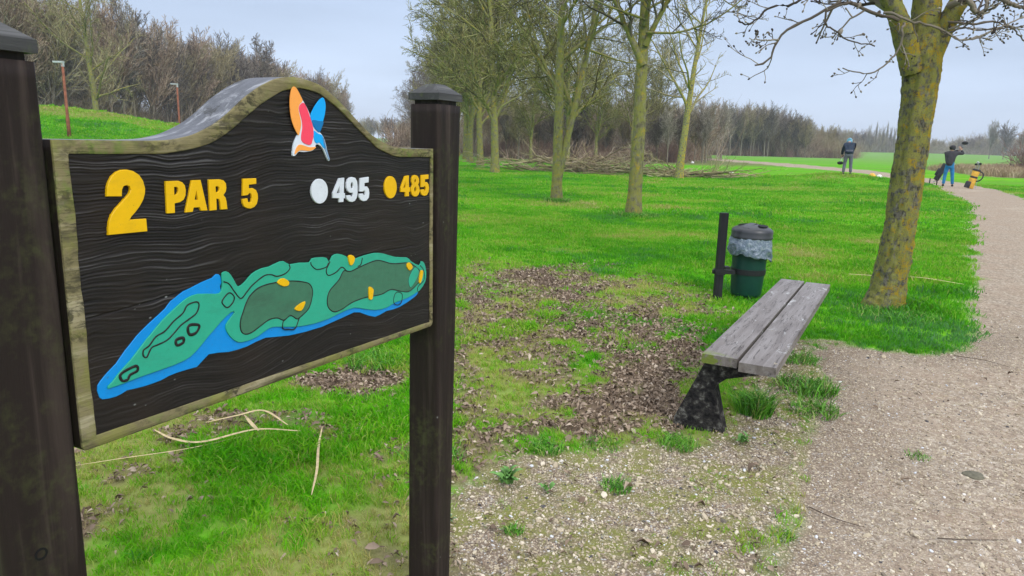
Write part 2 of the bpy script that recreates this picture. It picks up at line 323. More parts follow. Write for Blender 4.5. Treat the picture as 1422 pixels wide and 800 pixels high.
def build_ground():
    az = np.concatenate([np.arange(-62, 62.01, .38), np.arange(70, 297, 8)])*math.pi/180
    r = np.concatenate([np.geomspace(.35, 60, 400), np.geomspace(62, 3500, 90)])
    A, Rg = np.meshgrid(az, r); X = Rg*np.sin(A); Y = Rg*np.cos(A); x = X.ravel(); y = Y.ravel()
    p, mi, l, d = zones(x, y); z = terr(x, y)+relief(x, y)
    V = np.stack([x, y, z], 1); n = len(az); k = len(r)
    i = np.arange(n*k).reshape(k, n); a0 = i[:-1]; a1 = i[1:]
    F = np.stack([a0, a1, np.roll(a1, -1, 1), np.roll(a0, -1, 1)], -1).reshape(-1, 4)[:, ::-1]
    V = np.vstack([V, [[0, 0, 0]]]); cidx = n*k
    T = np.stack([i[0], np.full(n, cidx), np.roll(i[0], -1)], -1)[:, ::-1]
    me = mesh_np('ground', V, [F, T], ground_mat(), True)
    def fa(name, val): a = me.attributes.new(name, 'FLOAT', 'POINT'); a.data.foreach_set('value', np.append(val, 0).astype(np.float32))
    colr = np.ones((len(V), 4), np.float32); colr[:-1, 0] = p; colr[:-1, 1] = mi; colr[:-1, 2] = l
    me.color_attributes.new('zone', 'FLOAT_COLOR', 'POINT')
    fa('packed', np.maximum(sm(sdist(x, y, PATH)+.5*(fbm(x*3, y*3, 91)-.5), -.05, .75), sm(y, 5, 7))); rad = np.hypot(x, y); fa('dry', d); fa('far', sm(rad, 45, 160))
    reed = sm(sdist(x, y, [(31, 47), (34, 62), (62, 90), (100, 120), (100, 78), (50, 50)])+4*(fbm(x*.15, y*.15, 5)-.5), -1, 2)
    reed = np.maximum(reed, sm(sdist(x, y, [(-14, 60), (-12, 90), (-20, 160), (-42, 160), (-30, 80)]), -1, 3))
    wood = sm(sdist(x, y, [(-80, 52), (-38, 50), (-30, 60), (-26, 74), (-40, 200), (-160, 200)]), -2, 4)*.9
    fa('reed', reed)
    c2 = colr.copy(); c2[:-1, 2] = np.maximum(l, wood)
    w2 = sm(sdist(x, y, [(-4, 60), (16, 58), (24, 64), (26, 110), (10, 160), (-12, 110)]), -3, 3)*.75; c2[:-1, 2] = np.maximum(c2[:-1, 2], w2)
    me.attributes['zone'].data.foreach_set('color', c2.ravel())
    g = obj('ground', me); tag(g, kind='structure'); return g
build_ground()
# ------------------------------------------------------------------ scatter by geometry nodes
def scatter(name, pts, rot, sc, tint, protos, label=None, cat=None):
    col = bpy.data.collections.new(name+'_kinds')
    for i, me in enumerate(protos):
        o = bpy.data.objects.new('%s_kind' % name, me); col.objects.link(o)
    n = len(pts); me = bpy.data.meshes.new(name); me.vertices.add(n); me.vertices.foreach_set('co', np.asarray(pts, np.float32).ravel())
    def at(k, ty, f, val): a = me.attributes.new(k, ty, 'POINT'); a.data.foreach_set(f, val)
    at('rot', 'FLOAT_VECTOR', 'vector', np.asarray(rot, np.float32).ravel())
    s3 = np.asarray(sc, np.float32); s3 = np.repeat(s3[:, None], 3, 1) if s3.ndim == 1 else s3
    at('scl', 'FLOAT_VECTOR', 'vector', s3.ravel()); at('tint', 'FLOAT', 'value', np.asarray(tint, np.float32))
    at('kindex', 'INT', 'value', np.random.default_rng(1).integers(0, len(protos), n).astype(np.int32)); me.update()
    ng = bpy.data.node_groups.new(name+'_nodes', 'GeometryNodeTree')
    ng.interface.new_socket('Geometry', in_out='INPUT', socket_type='NodeSocketGeometry'); ng.interface.new_socket('Geometry', in_out='OUTPUT', socket_type='NodeSocketGeometry')
    gi = N(ng, 'NodeGroupInput'); go = N(ng, 'NodeGroupOutput'); ip = N(ng, 'GeometryNodeInstanceOnPoints'); ci = N(ng, 'GeometryNodeCollectionInfo')
    ci.inputs['Collection'].default_value = col; ci.inputs['Separate Children'].default_value = True; ci.inputs['Reset Children'].default_value = True
    def na(k, ty):
        a = N(ng, 'GeometryNodeInputNamedAttribute', data_type=ty); a.inputs['Name'].default_value = k; return [s for s in a.outputs if s.enabled][0]
    L = ng.links.new
    e2r = N(ng, 'FunctionNodeEulerToRotation'); L(na('rot', 'FLOAT_VECTOR'), e2r.inputs[0])
    L(gi.outputs[0], ip.inputs['Points']); L(ci.outputs[0], ip.inputs['Instance']); ip.inputs['Pick Instance'].default_value = True
    L(na('kindex', 'INT'), ip.inputs['Instance Index']); L(e2r.outputs[0], ip.inputs['Rotation']); L(na('scl', 'FLOAT_VECTOR'), ip.inputs['Scale'])
    L(ip.outputs[0], go.inputs[0])
    o = obj(name, me); md = o.modifiers.new('scatter', 'NODES'); md.node_group = ng
    tag(o, label, cat, kind='stuff'); return o
def blades(seed, n, spread, h, w, lean):
    g = np.random.default_rng(seed); V = []; F4 = []; F3 = []
    for i in range(n):
        a = g.uniform(0, 6.28); r = spread*math.sqrt(g.random()); bx, by = r*math.cos(a), r*math.sin(a); hh = h*g.uniform(.45, 1.1); ww = w*g.uniform(.6, 1.2)
        d = g.uniform(0, 6.28); ln = lean*g.uniform(.2, 1.3)*hh; lx, ly = math.cos(d)*ln, math.sin(d)*ln; f = g.uniform(0, 6.28); wx, wy = math.cos(f)*ww/2, math.sin(f)*ww/2
        k = len(V); V += [(bx-wx, by-wy, -.004), (bx+wx, by+wy, -.004), (bx+lx*.35-wx*.9, by+ly*.35-wy*.9, hh*.55), (bx+lx*.35+wx*.9, by+ly*.35+wy*.9, hh*.55), (bx+lx, by+ly, hh*(1-.25*min(1, lean)))]
        F4.append((k, k+1, k+3, k+2)); F3.append((k+2, k+3, k+4))
    return np.array(V), [np.array(F4), np.array(F3)]
def grass_mat():
    m, t, b, o = new_mat('grass_blades')
    ti = attr(t, 'tint', 'INSTANCER').outputs['Fac']; oi = N(t, 'ShaderNodeObjectInfo').outputs['Random']
    c = cramp(t, ti, [(0, (.55, .46, .25)), (.22, (.36, .34, .09)), (.42, (.22, .46, .02)), (.65, (.10, .40, .006)), (.85, (.05, .29, .008)), (1, (.10, .24, .10))])
    gm = N(t, 'ShaderNodeNewGeometry'); rn = gm.outputs['Random Per Island']
    c = mixc(t, mth(t, 'MULTIPLY', cramp(t, rn, [(.82, 0.), (.97, 1.)]), cramp(t, ti, [(.35, .9), (.75, .12)])), c, (.50, .43, .17)); c = mixc(t, cramp(t, rn, [(.0, .75), (.38, 0.)]), c, (.03, .11, .006)); c = mixc(t, cramp(t, rn, [(.55, 0.), (.70, .45), (.78, 0.)]), c, (.20, .56, .02))
    t.links.new(c, b.inputs['Base Color']); b.inputs['Roughness'].default_value = .7; b.inputs['Specular IOR Level'].default_value = .02
    tr = N(t, 'ShaderNodeBsdfTranslucent'); t.links.new(c, tr.inputs[0]); mx = N(t, 'ShaderNodeMixShader'); mx.inputs[0].default_value = .28
    t.links.new(b.outputs[0], mx.inputs[1]); t.links.new(tr.outputs[0], mx.inputs[2]); t.links.new(mx.outputs[0], o.inputs[0]); return m
GM = grass_mat()
rg = np.random.default_rng(7)
def wedge(n, r0, r1, a0=-50, a1=48):
    r = np.sqrt(rg.uniform(r0*r0, r1*r1, n)); a = np.radians(rg.uniform(a0, a1, n)); return r*np.sin(a), r*np.cos(a)
def near_grass():
    for name, n, r0, r1, proto, (a0_, a1_) in (
        ('mound_grass', 26000, 40, 62, [blades(60+i, 16, .30, .07, .03, .8) for i in range(3)], (-44, -20)),
        ('short_grass', 42000, 1.3, 6.5, [blades(i, 12, .035, .048, .0046, .9) for i in range(5)], (-50, 48)),
        ('middle_grass', 60000, 6.3, 16, [blades(20+i, 15, .075, .055, .0075, .8) for i in range(4)], (-50, 48)),
        ('distant_grass', 90000, 15.5, 42, [blades(40+i, 16, .17, .048, .014, .8) for i in range(4)], (-50, 48))):
        x, y = wedge(n, r0, r1, a0_, a1_); p, mi, l, d = zones(x, y)
        patch = fbm(x*.8, y*.8, 71); keep = rg.random(n) < np.clip(1-p*1.1, 0, 1)*np.clip(1-mi*1.05+mi*sm(fbm(x*4, y*4, 73), .46, .62)*.6, 0, 1)*(1-l*.93)
        keep &= np.hypot(x-.0, y-0) > .9
        keep &= ~((sdist(x, y, [(31, 47), (34, 62), (62, 90), (100, 120), (100, 78), (50, 50)]) > 0))
        x, y, p, mi, l, d, patch = [q[keep] for q in (x, y, p, mi, l, d, patch)]; k = len(x)
        tint = .67+.8*(patch-.5)+.22*(fbm(x*4.2, y*4.2, 86)-.5)+rg.normal(0, .10, k)-d*.30-mi*.12-l*.42+.13*sm(fbm(x*.35, y*.35, 77), .5, .7)
        tint -= .20*sm(fbm(x*.45+8, y*.6, 83)+.35*(patch-.5), .52, .66)*sm(y, 5, 9); tint -= .26*sm(fbm(x*.10+3, y*.45, 79)+.2*(patch-.5), .46, .62)*sm(y, 8, 14)
        s = (rg.uniform(.6, 1.25, k)+.9*sm(fbm(x*1.3, y*1.3, 78), .55, .75)*(1-d))*(1-.35*d)*(1-.35*l)*(1-.55*mi)
        rot = np.stack([rg.normal(0, .12, k), rg.normal(0, .12, k), rg.uniform(0, 6.28, k)], 1)
        pts = np.stack([x, y, ground_z(x, y)], 1); sc = np.stack([s, s, s*rg.uniform(.8, 1.2, k)], 1)
        scatter(name, pts, rot, sc, np.clip(tint, 0, .97), [mesh_np('grass_tuft', V, F, GM) for V, F in proto], {'mound_grass': 'green grass on the rounded mound behind the left half of the sign', 'short_grass': 'short green lawn grass with dry blades close to the sign', 'middle_grass': 'bright green lawn grass around the bench, bin and nearest trees', 'distant_grass': 'even bright green lawn stretching towards the golfers'}[name], 'grass')
near_grass()
def leaf_mat():
    m, t, b, o = new_mat('dead_leaves'); ti = attr(t, 'tint', 'INSTANCER').outputs['Fac']
    c = cramp(t, ti, [(0, (.10, .068, .046)), (.35, (.25, .18, .125)), (.7, (.43, .33, .24)), (1, (.68, .58, .46))])
    c = mixc(t, mth(t, 'MULTIPLY', noise(t, coords(t), 60, 3), .5), c, (.07, .05, .035))
    t.links.new(c, b.inputs['Base Color']); b.inputs['Roughness'].default_value = .7; return m
def leaf(seed):
    g = np.random.default_rng(seed); n = 5; V = []; tw = g.uniform(-1.2, 1.2); cu = g.uniform(.3, 1.2)
    for i in range(n+1):
        t = i/n; w = .36*math.sin(math.pi*min(1, t*1.03+.02))**.75*(1+.25*g.uniform(-1, 1)); a = tw*t; zz = .35*cu*math.sin(t*math.pi)*g.uniform(.6, 1.2)
        for s in (-1, 0, 1): V.append((t-.5, s*w*math.cos(a), zz+(abs(s)*w*.8*cu)+s*w*math.sin(a)*.6))
    F = [(3*i+j, 3*i+j+1, 3*i+j+4, 3*i+j+3) for i in range(n) for j in (0, 1)]
    return np.array(V), np.array(F)
def near_leaves():
    lm = leaf_mat(); x, y = wedge(190000, 1.6, 9.5, -42, 42); p, mi, l, d = zones(x, y)
    pr = np.clip(l*1.1, 0, 1)*.9+(.028*(y < 5.2)+.008)*(1-p)*(x < 2)*sm(fbm(x*3, y*3, 33), .35, .65)+.0025
    keep = rg.random(len(x)) < pr; x, y = x[keep], y[keep]; k = len(x)
    s = rg.uniform(.014, .036, k)*(1+.5*(rg.random(k) > .9)); s = np.stack([s*1.15, s*rg.uniform(.3, .95, k), s*rg.uniform(.5, 1.1, k)], 1); rot = np.stack([rg.normal(0, .45, k), rg.normal(0, .45, k), rg.uniform(0, 6.28, k)], 1)
    pts = np.stack([x, y, ground_z(x, y)+rg.uniform(.002, .02, k)], 1)
    scatter('leaf_litter', pts, rot, s, np.clip(rg.beta(1.8, 2.2, k), 0, 1), [mesh_np('dead_leaf', V, F, lm, True) for V, F in [leaf(i) for i in range(7)]], 'brown dead leaves lying in drifts between the sign and the bench', 'leaf litter')
    print('leaves', k)
near_leaves()
def near_stones():
    m, t, b, o = new_mat('pebbles'); ti = attr(t, 'tint', 'INSTANCER').outputs['Fac']
    t.links.new(cramp(t, ti, [(0, (.07, .065, .07)), (.12, (.19, .155, .11)), (.4, (.37, .30, .205)), (.7, (.51, .44, .32)), (.9, (.66, .58, .46)), (1, (.62, .64, .68))]), b.inputs['Base Color']); b.inputs['Roughness'].default_value = .75
    pr = []
    for s in range(5):
        bm = bmesh.new(); bmesh.ops.create_icosphere(bm, subdivisions=1, radius=.5); g = np.random.default_rng(s+90)
        for v in bm.verts: v.co = Vector((v.co.x*g.uniform(.8, 1.25), v.co.y*g.uniform(.55, .9), v.co.z*g.uniform(.35, .6)))
        me = bpy.data.meshes.new('pebble'); bm.to_mesh(me); bm.free(); me.materials.append(m); pr.append(me)
    x, y = wedge(330000, 1.6, 8.5, -22, 44); p, mi, l, d = zones(x, y); r = np.hypot(x, y)
    keep = rg.random(len(x)) < np.clip(mi*.9*(1-l*.7)+p*.6, 0, 1)*np.clip(1.35-r*.13, .25, 1); x, y, p = x[keep], y[keep], p[keep]; k = len(x)
    s = rg.lognormal(math.log(.0074), .5, k)*(1-.12*p); rot = np.stack([rg.normal(0, .4, k), rg.normal(0, .4, k), rg.uniform(0, 6.28, k)], 1)
    scatter('loose_gravel', np.stack([x, y, ground_z(x, y)+s*.08], 1), rot, s, np.clip(rg.beta(2.4, 2.0, k)+(rg.random(k) > .965)*.4-(rg.random(k) > .965)*.6, 0, 1), pr, 'loose beige and grey gravel stones beside and on the path', 'gravel'); print('stones', k)
near_stones()
def grass_object(name, loc, seed, n, spread, h, w, lean, tint, label, cat='grass tuft'):
    V, F = blades(seed, n, spread, h, w, lean); key = 'clump_%d' % int(tint*100)
    mt = bpy.data.materials.get(key)
    if not mt:
        mt, t, b, o = new_mat(key); rn = N(t, 'ShaderNodeNewGeometry').outputs['Random Per Island']
        a = (.07+.05*(1-tint), .28, .012); c = cramp(t, rn, [(0, (.03, .12, .006)), (.5, a), (.85, (.16, .42, .03)), (1, (.38, .33, .14))])
        t.links.new(c, b.inputs['Base Color']); b.inputs['Roughness'].default_value = .5
    x, y = loc; o = obj(name, mesh_np(name, V, F, mt), None, (x, y, gz(x, y)-.004)); tag(o, label, cat); return o
for a in (((1.41, 3.93), 1, 560, .10, .18, .006, .9, 1, 'tall bushy green grass tuft growing beside the near leg of the bench'),
          ((1.90, 4.38), 2, 460, .18, .11, .006, 1.1, .8, 'wide green grass tuft on gravel behind the tall tuft beside the bench'),
          ((1.80, 4.02), 3, 300, .14, .08, .006, 1.3, .5, 'low yellowish grass tuft right of the bench leg at the path edge'),
          ((.49, 2.98), 4, 260, .07, .045, .004, 1.2, .95, 'small dense dark green grass cushion on bare gravel'),
          ((.03, 2.58), 5, 130, .04, .035, .004, 1.2, .9, 'smallest dark green grass tuft in the gravel near the right sign post'),
          ((.19, 3.33), 6, 320, .08, .06, .004, 1.2, .95, 'dark green grass cushion at the edge of the dead leaves'),
          ((.47, 3.42), 7, 260, .10, .04, .004, 1.4, .6, 'flat spreading green tuft between gravel and dead leaves'),
          ((.87, 3.44), 8, 260, .10, .08, .004, 1.2, .7, 'ragged green grass tuft in front of the bench leg'),
          ((-.36, 3.22), 9, 380, .15, .10, .004, 1.0, .95, 'dense green grass tuft beside the right sign post'),
          ((-.9, 4.62), 10, 420, .20, .14, .005, 1.0, .95, 'long green grass tuft seen under the lower edge of the sign'),
          ((2.08, 3.42), 11, 120, .06, .03, .004, 1.2, .7, 'thin green tuft on the gravel low down beside the path'),
          ((1.1, 2.62), 12, 120, .05, .03, .004, 1.2, .7, 'sparse little green tuft on the gravel near the bottom edge'),
          ((2.05, 5.0), 13, 300, .15, .08, .005, 1.1, .8, 'green tuft behind the bench near the tall tree')):
    grass_object('grass_tuft', *a)
# tree foot grass
for x, y, r, l in ((3.55, 6.5, .42, 'long grass ring around the foot of the lichen covered tree'), (2.57, 15.2, .5, 'dark green grass around the foot of the fork topped row tree'), (1.1, 18.5, .35, 'dark green grass at the foot of the two stemmed row tree')):
    grass_object('grass_tuft', (x, y), int(x*100), 900, r, .10 if y < 10 else .16, .006 if y < 10 else .014, .9, .9, l)
# leafy weed
def weed(loc, n, L, label, seed, col=(.12, .27, .06)):
    g = np.random.default_rng(seed); key = 'weed_leaf_%d' % seed; mt = simple(key, col, .5, .35, 30)
    r = empty('weed_plant', (loc[0], loc[1], gz(*loc))); tag(r, label, 'weed')
    me = None
    for i in range(n):
        V = []; F = []
        for j in range(6):
            t = j/5; w = .22*math.sin(math.pi*min(1, .08+t*.95))**.8; z = .35*math.sin(t*2.4)*L; 
            for s in (-1, 0, 1): V.append((t*L, s*w*L, z+abs(s)*.25*w*L))
            if j: k = 3*(j-1); F += [(k, k+1, k+4, k+3), (k+1, k+2, k+5, k+4)]
        if me is None: me = mesh_np('leaf', np.array(V), np.array(F), mt, True)
        o = obj('leaf', me, r); o.rotation_euler = (g.normal(0, .15), -g.uniform(.0, .9), i*2.4+g.normal(0, .2)); s = g.uniform(.55, 1.1); o.scale = (s, s, s); o.location = (g.normal(0, .012), g.normal(0, .012), .005+.02*g.random())
    return r
weed((.0, 2.98), 26, .075, 'leafy pale green weed rosette growing in gravel by the dead leaves', 1)
weed((-.24, 2.62), 14, .045, 'small grey green weed at the foot of the right sign post', 2, (.14, .24, .11))
weed((-.27, 2.30), 16, .05, 'grey green weed low beside the right sign post in the corner', 3, (.16, .26, .13))
weed((1.2, 3.45), 16, .05, 'low green weed right in front of the bench foot', 4)
weed((.18, 2.92), 10, .04, 'tiny green weed between the leafy rosette and the grass cushion', 5)
# dry reed leaves, straw, twigs
def dry_strip(pts, w, name, label, cat, mat=None):
    P = smooth_line([(x, y, gz(x, y)+z) for x, y, z in pts], 24); n = len(P); T = np.gradient(P, axis=0); Sd = np.cross(T, (0, 0, 1)); Sd /= np.linalg.norm(Sd, axis=1, keepdims=True)
    ww = w*np.sin(np.linspace(.12, math.pi*.96, n))**.6; V = np.concatenate([P-Sd*ww[:, None]/2, P+[0, 0, w*.15], P+Sd*ww[:, None]/2]); i = np.arange(n-1)
    F = np.concatenate([np.stack([i, i+1, i+1+n, i+n], 1), np.stack([i+n, i+n+1, i+1+2*n, i+2*n], 1)])
    o = obj(name, mesh_np(name, V, F, mat or M['straw'], True)); return tag(o, label, cat)
M['straw'] = simple('dry_straw', (.52, .41, .22), .6, .25, 40, vs=(1, 1, 1))
M['twig'] = simple('twig_bark', (.10, .075, .055), .8, .3, 60)
dry_strip([(-1.03, 3.36, .05), (-1.25, 3.34, .07), (-1.45, 3.20, .06), (-1.62, 3.26, .05), (-1.78, 3.40, .03)], .020, 'dry_reed_leaf', 'longest straw coloured reed leaf curving across the lawn under the sign', 'dry leaf')
dry_strip([(-1.12, 3.44, .05), (-1.28, 3.55, .09), (-1.4, 3.5, .08), (-1.55, 3.47, .04)], .018, 'dry_reed_leaf', 'arched straw coloured reed leaf above the longest one under the sign', 'dry leaf')
dry_strip([(-1.38, 3.55, .06), (-1.30, 3.44, .06), (-1.24, 3.36, .05)], .02, 'dry_reed_leaf', 'short folded straw coloured reed leaf crossing the arched one', 'dry leaf')
dry_strip([(-1.3, 3.3, .05), (-1.5, 3.15, .05), (-1.75, 3.02, .05), (-1.95, 2.98, .03)], .008, 'dry_reed_leaf', 'thin straight reed leaf pointing left towards the near sign post', 'dry leaf')
dry_strip([(-.80, 2.72, .05), (-.84, 2.95, .055), (-.90, 3.2, .06), (-.94, 3.42, .05)], .012, 'dry_stalk', 'pale upright looking dry stalk lying in the grass under the sign', 'stalk')
dry_strip([(3.95, 8.35, .08), (4.3, 8.3, .07), (4.75, 8.25, .06), (5.1, 8.0, .05)], .022, 'dry_stalk', 'pale dry stalk on the grass right of the lichen covered tree', 'stalk')
for p, l in (([(1.72, 2.62, .012), (1.85, 2.6, .02), (2.0, 2.62, .012)], 'thin dark twig lying on the gravel path near the bottom'), ([(2.25, 2.85, .01), (2.35, 2.8, .016), (2.42, 2.72, .01)], 'thin dark twig on the path near the right edge'), ([(3.35, 5.25, .012), (3.5, 5.12, .02), (3.6, 5.0, .01)], 'short twig on the path at the tip of the grass'), ([(1.3, 2.85, .01), (1.36, 2.75, .018), (1.45, 2.7, .01)], 'bent short twig on the gravel left of the path')):
    o = one_tube('twig', [(a, b, gz(a, b)+c) for a, b, c in p], .003, 5, M['twig'], None, 9, r1=.0015); tag(o, l, 'twig')
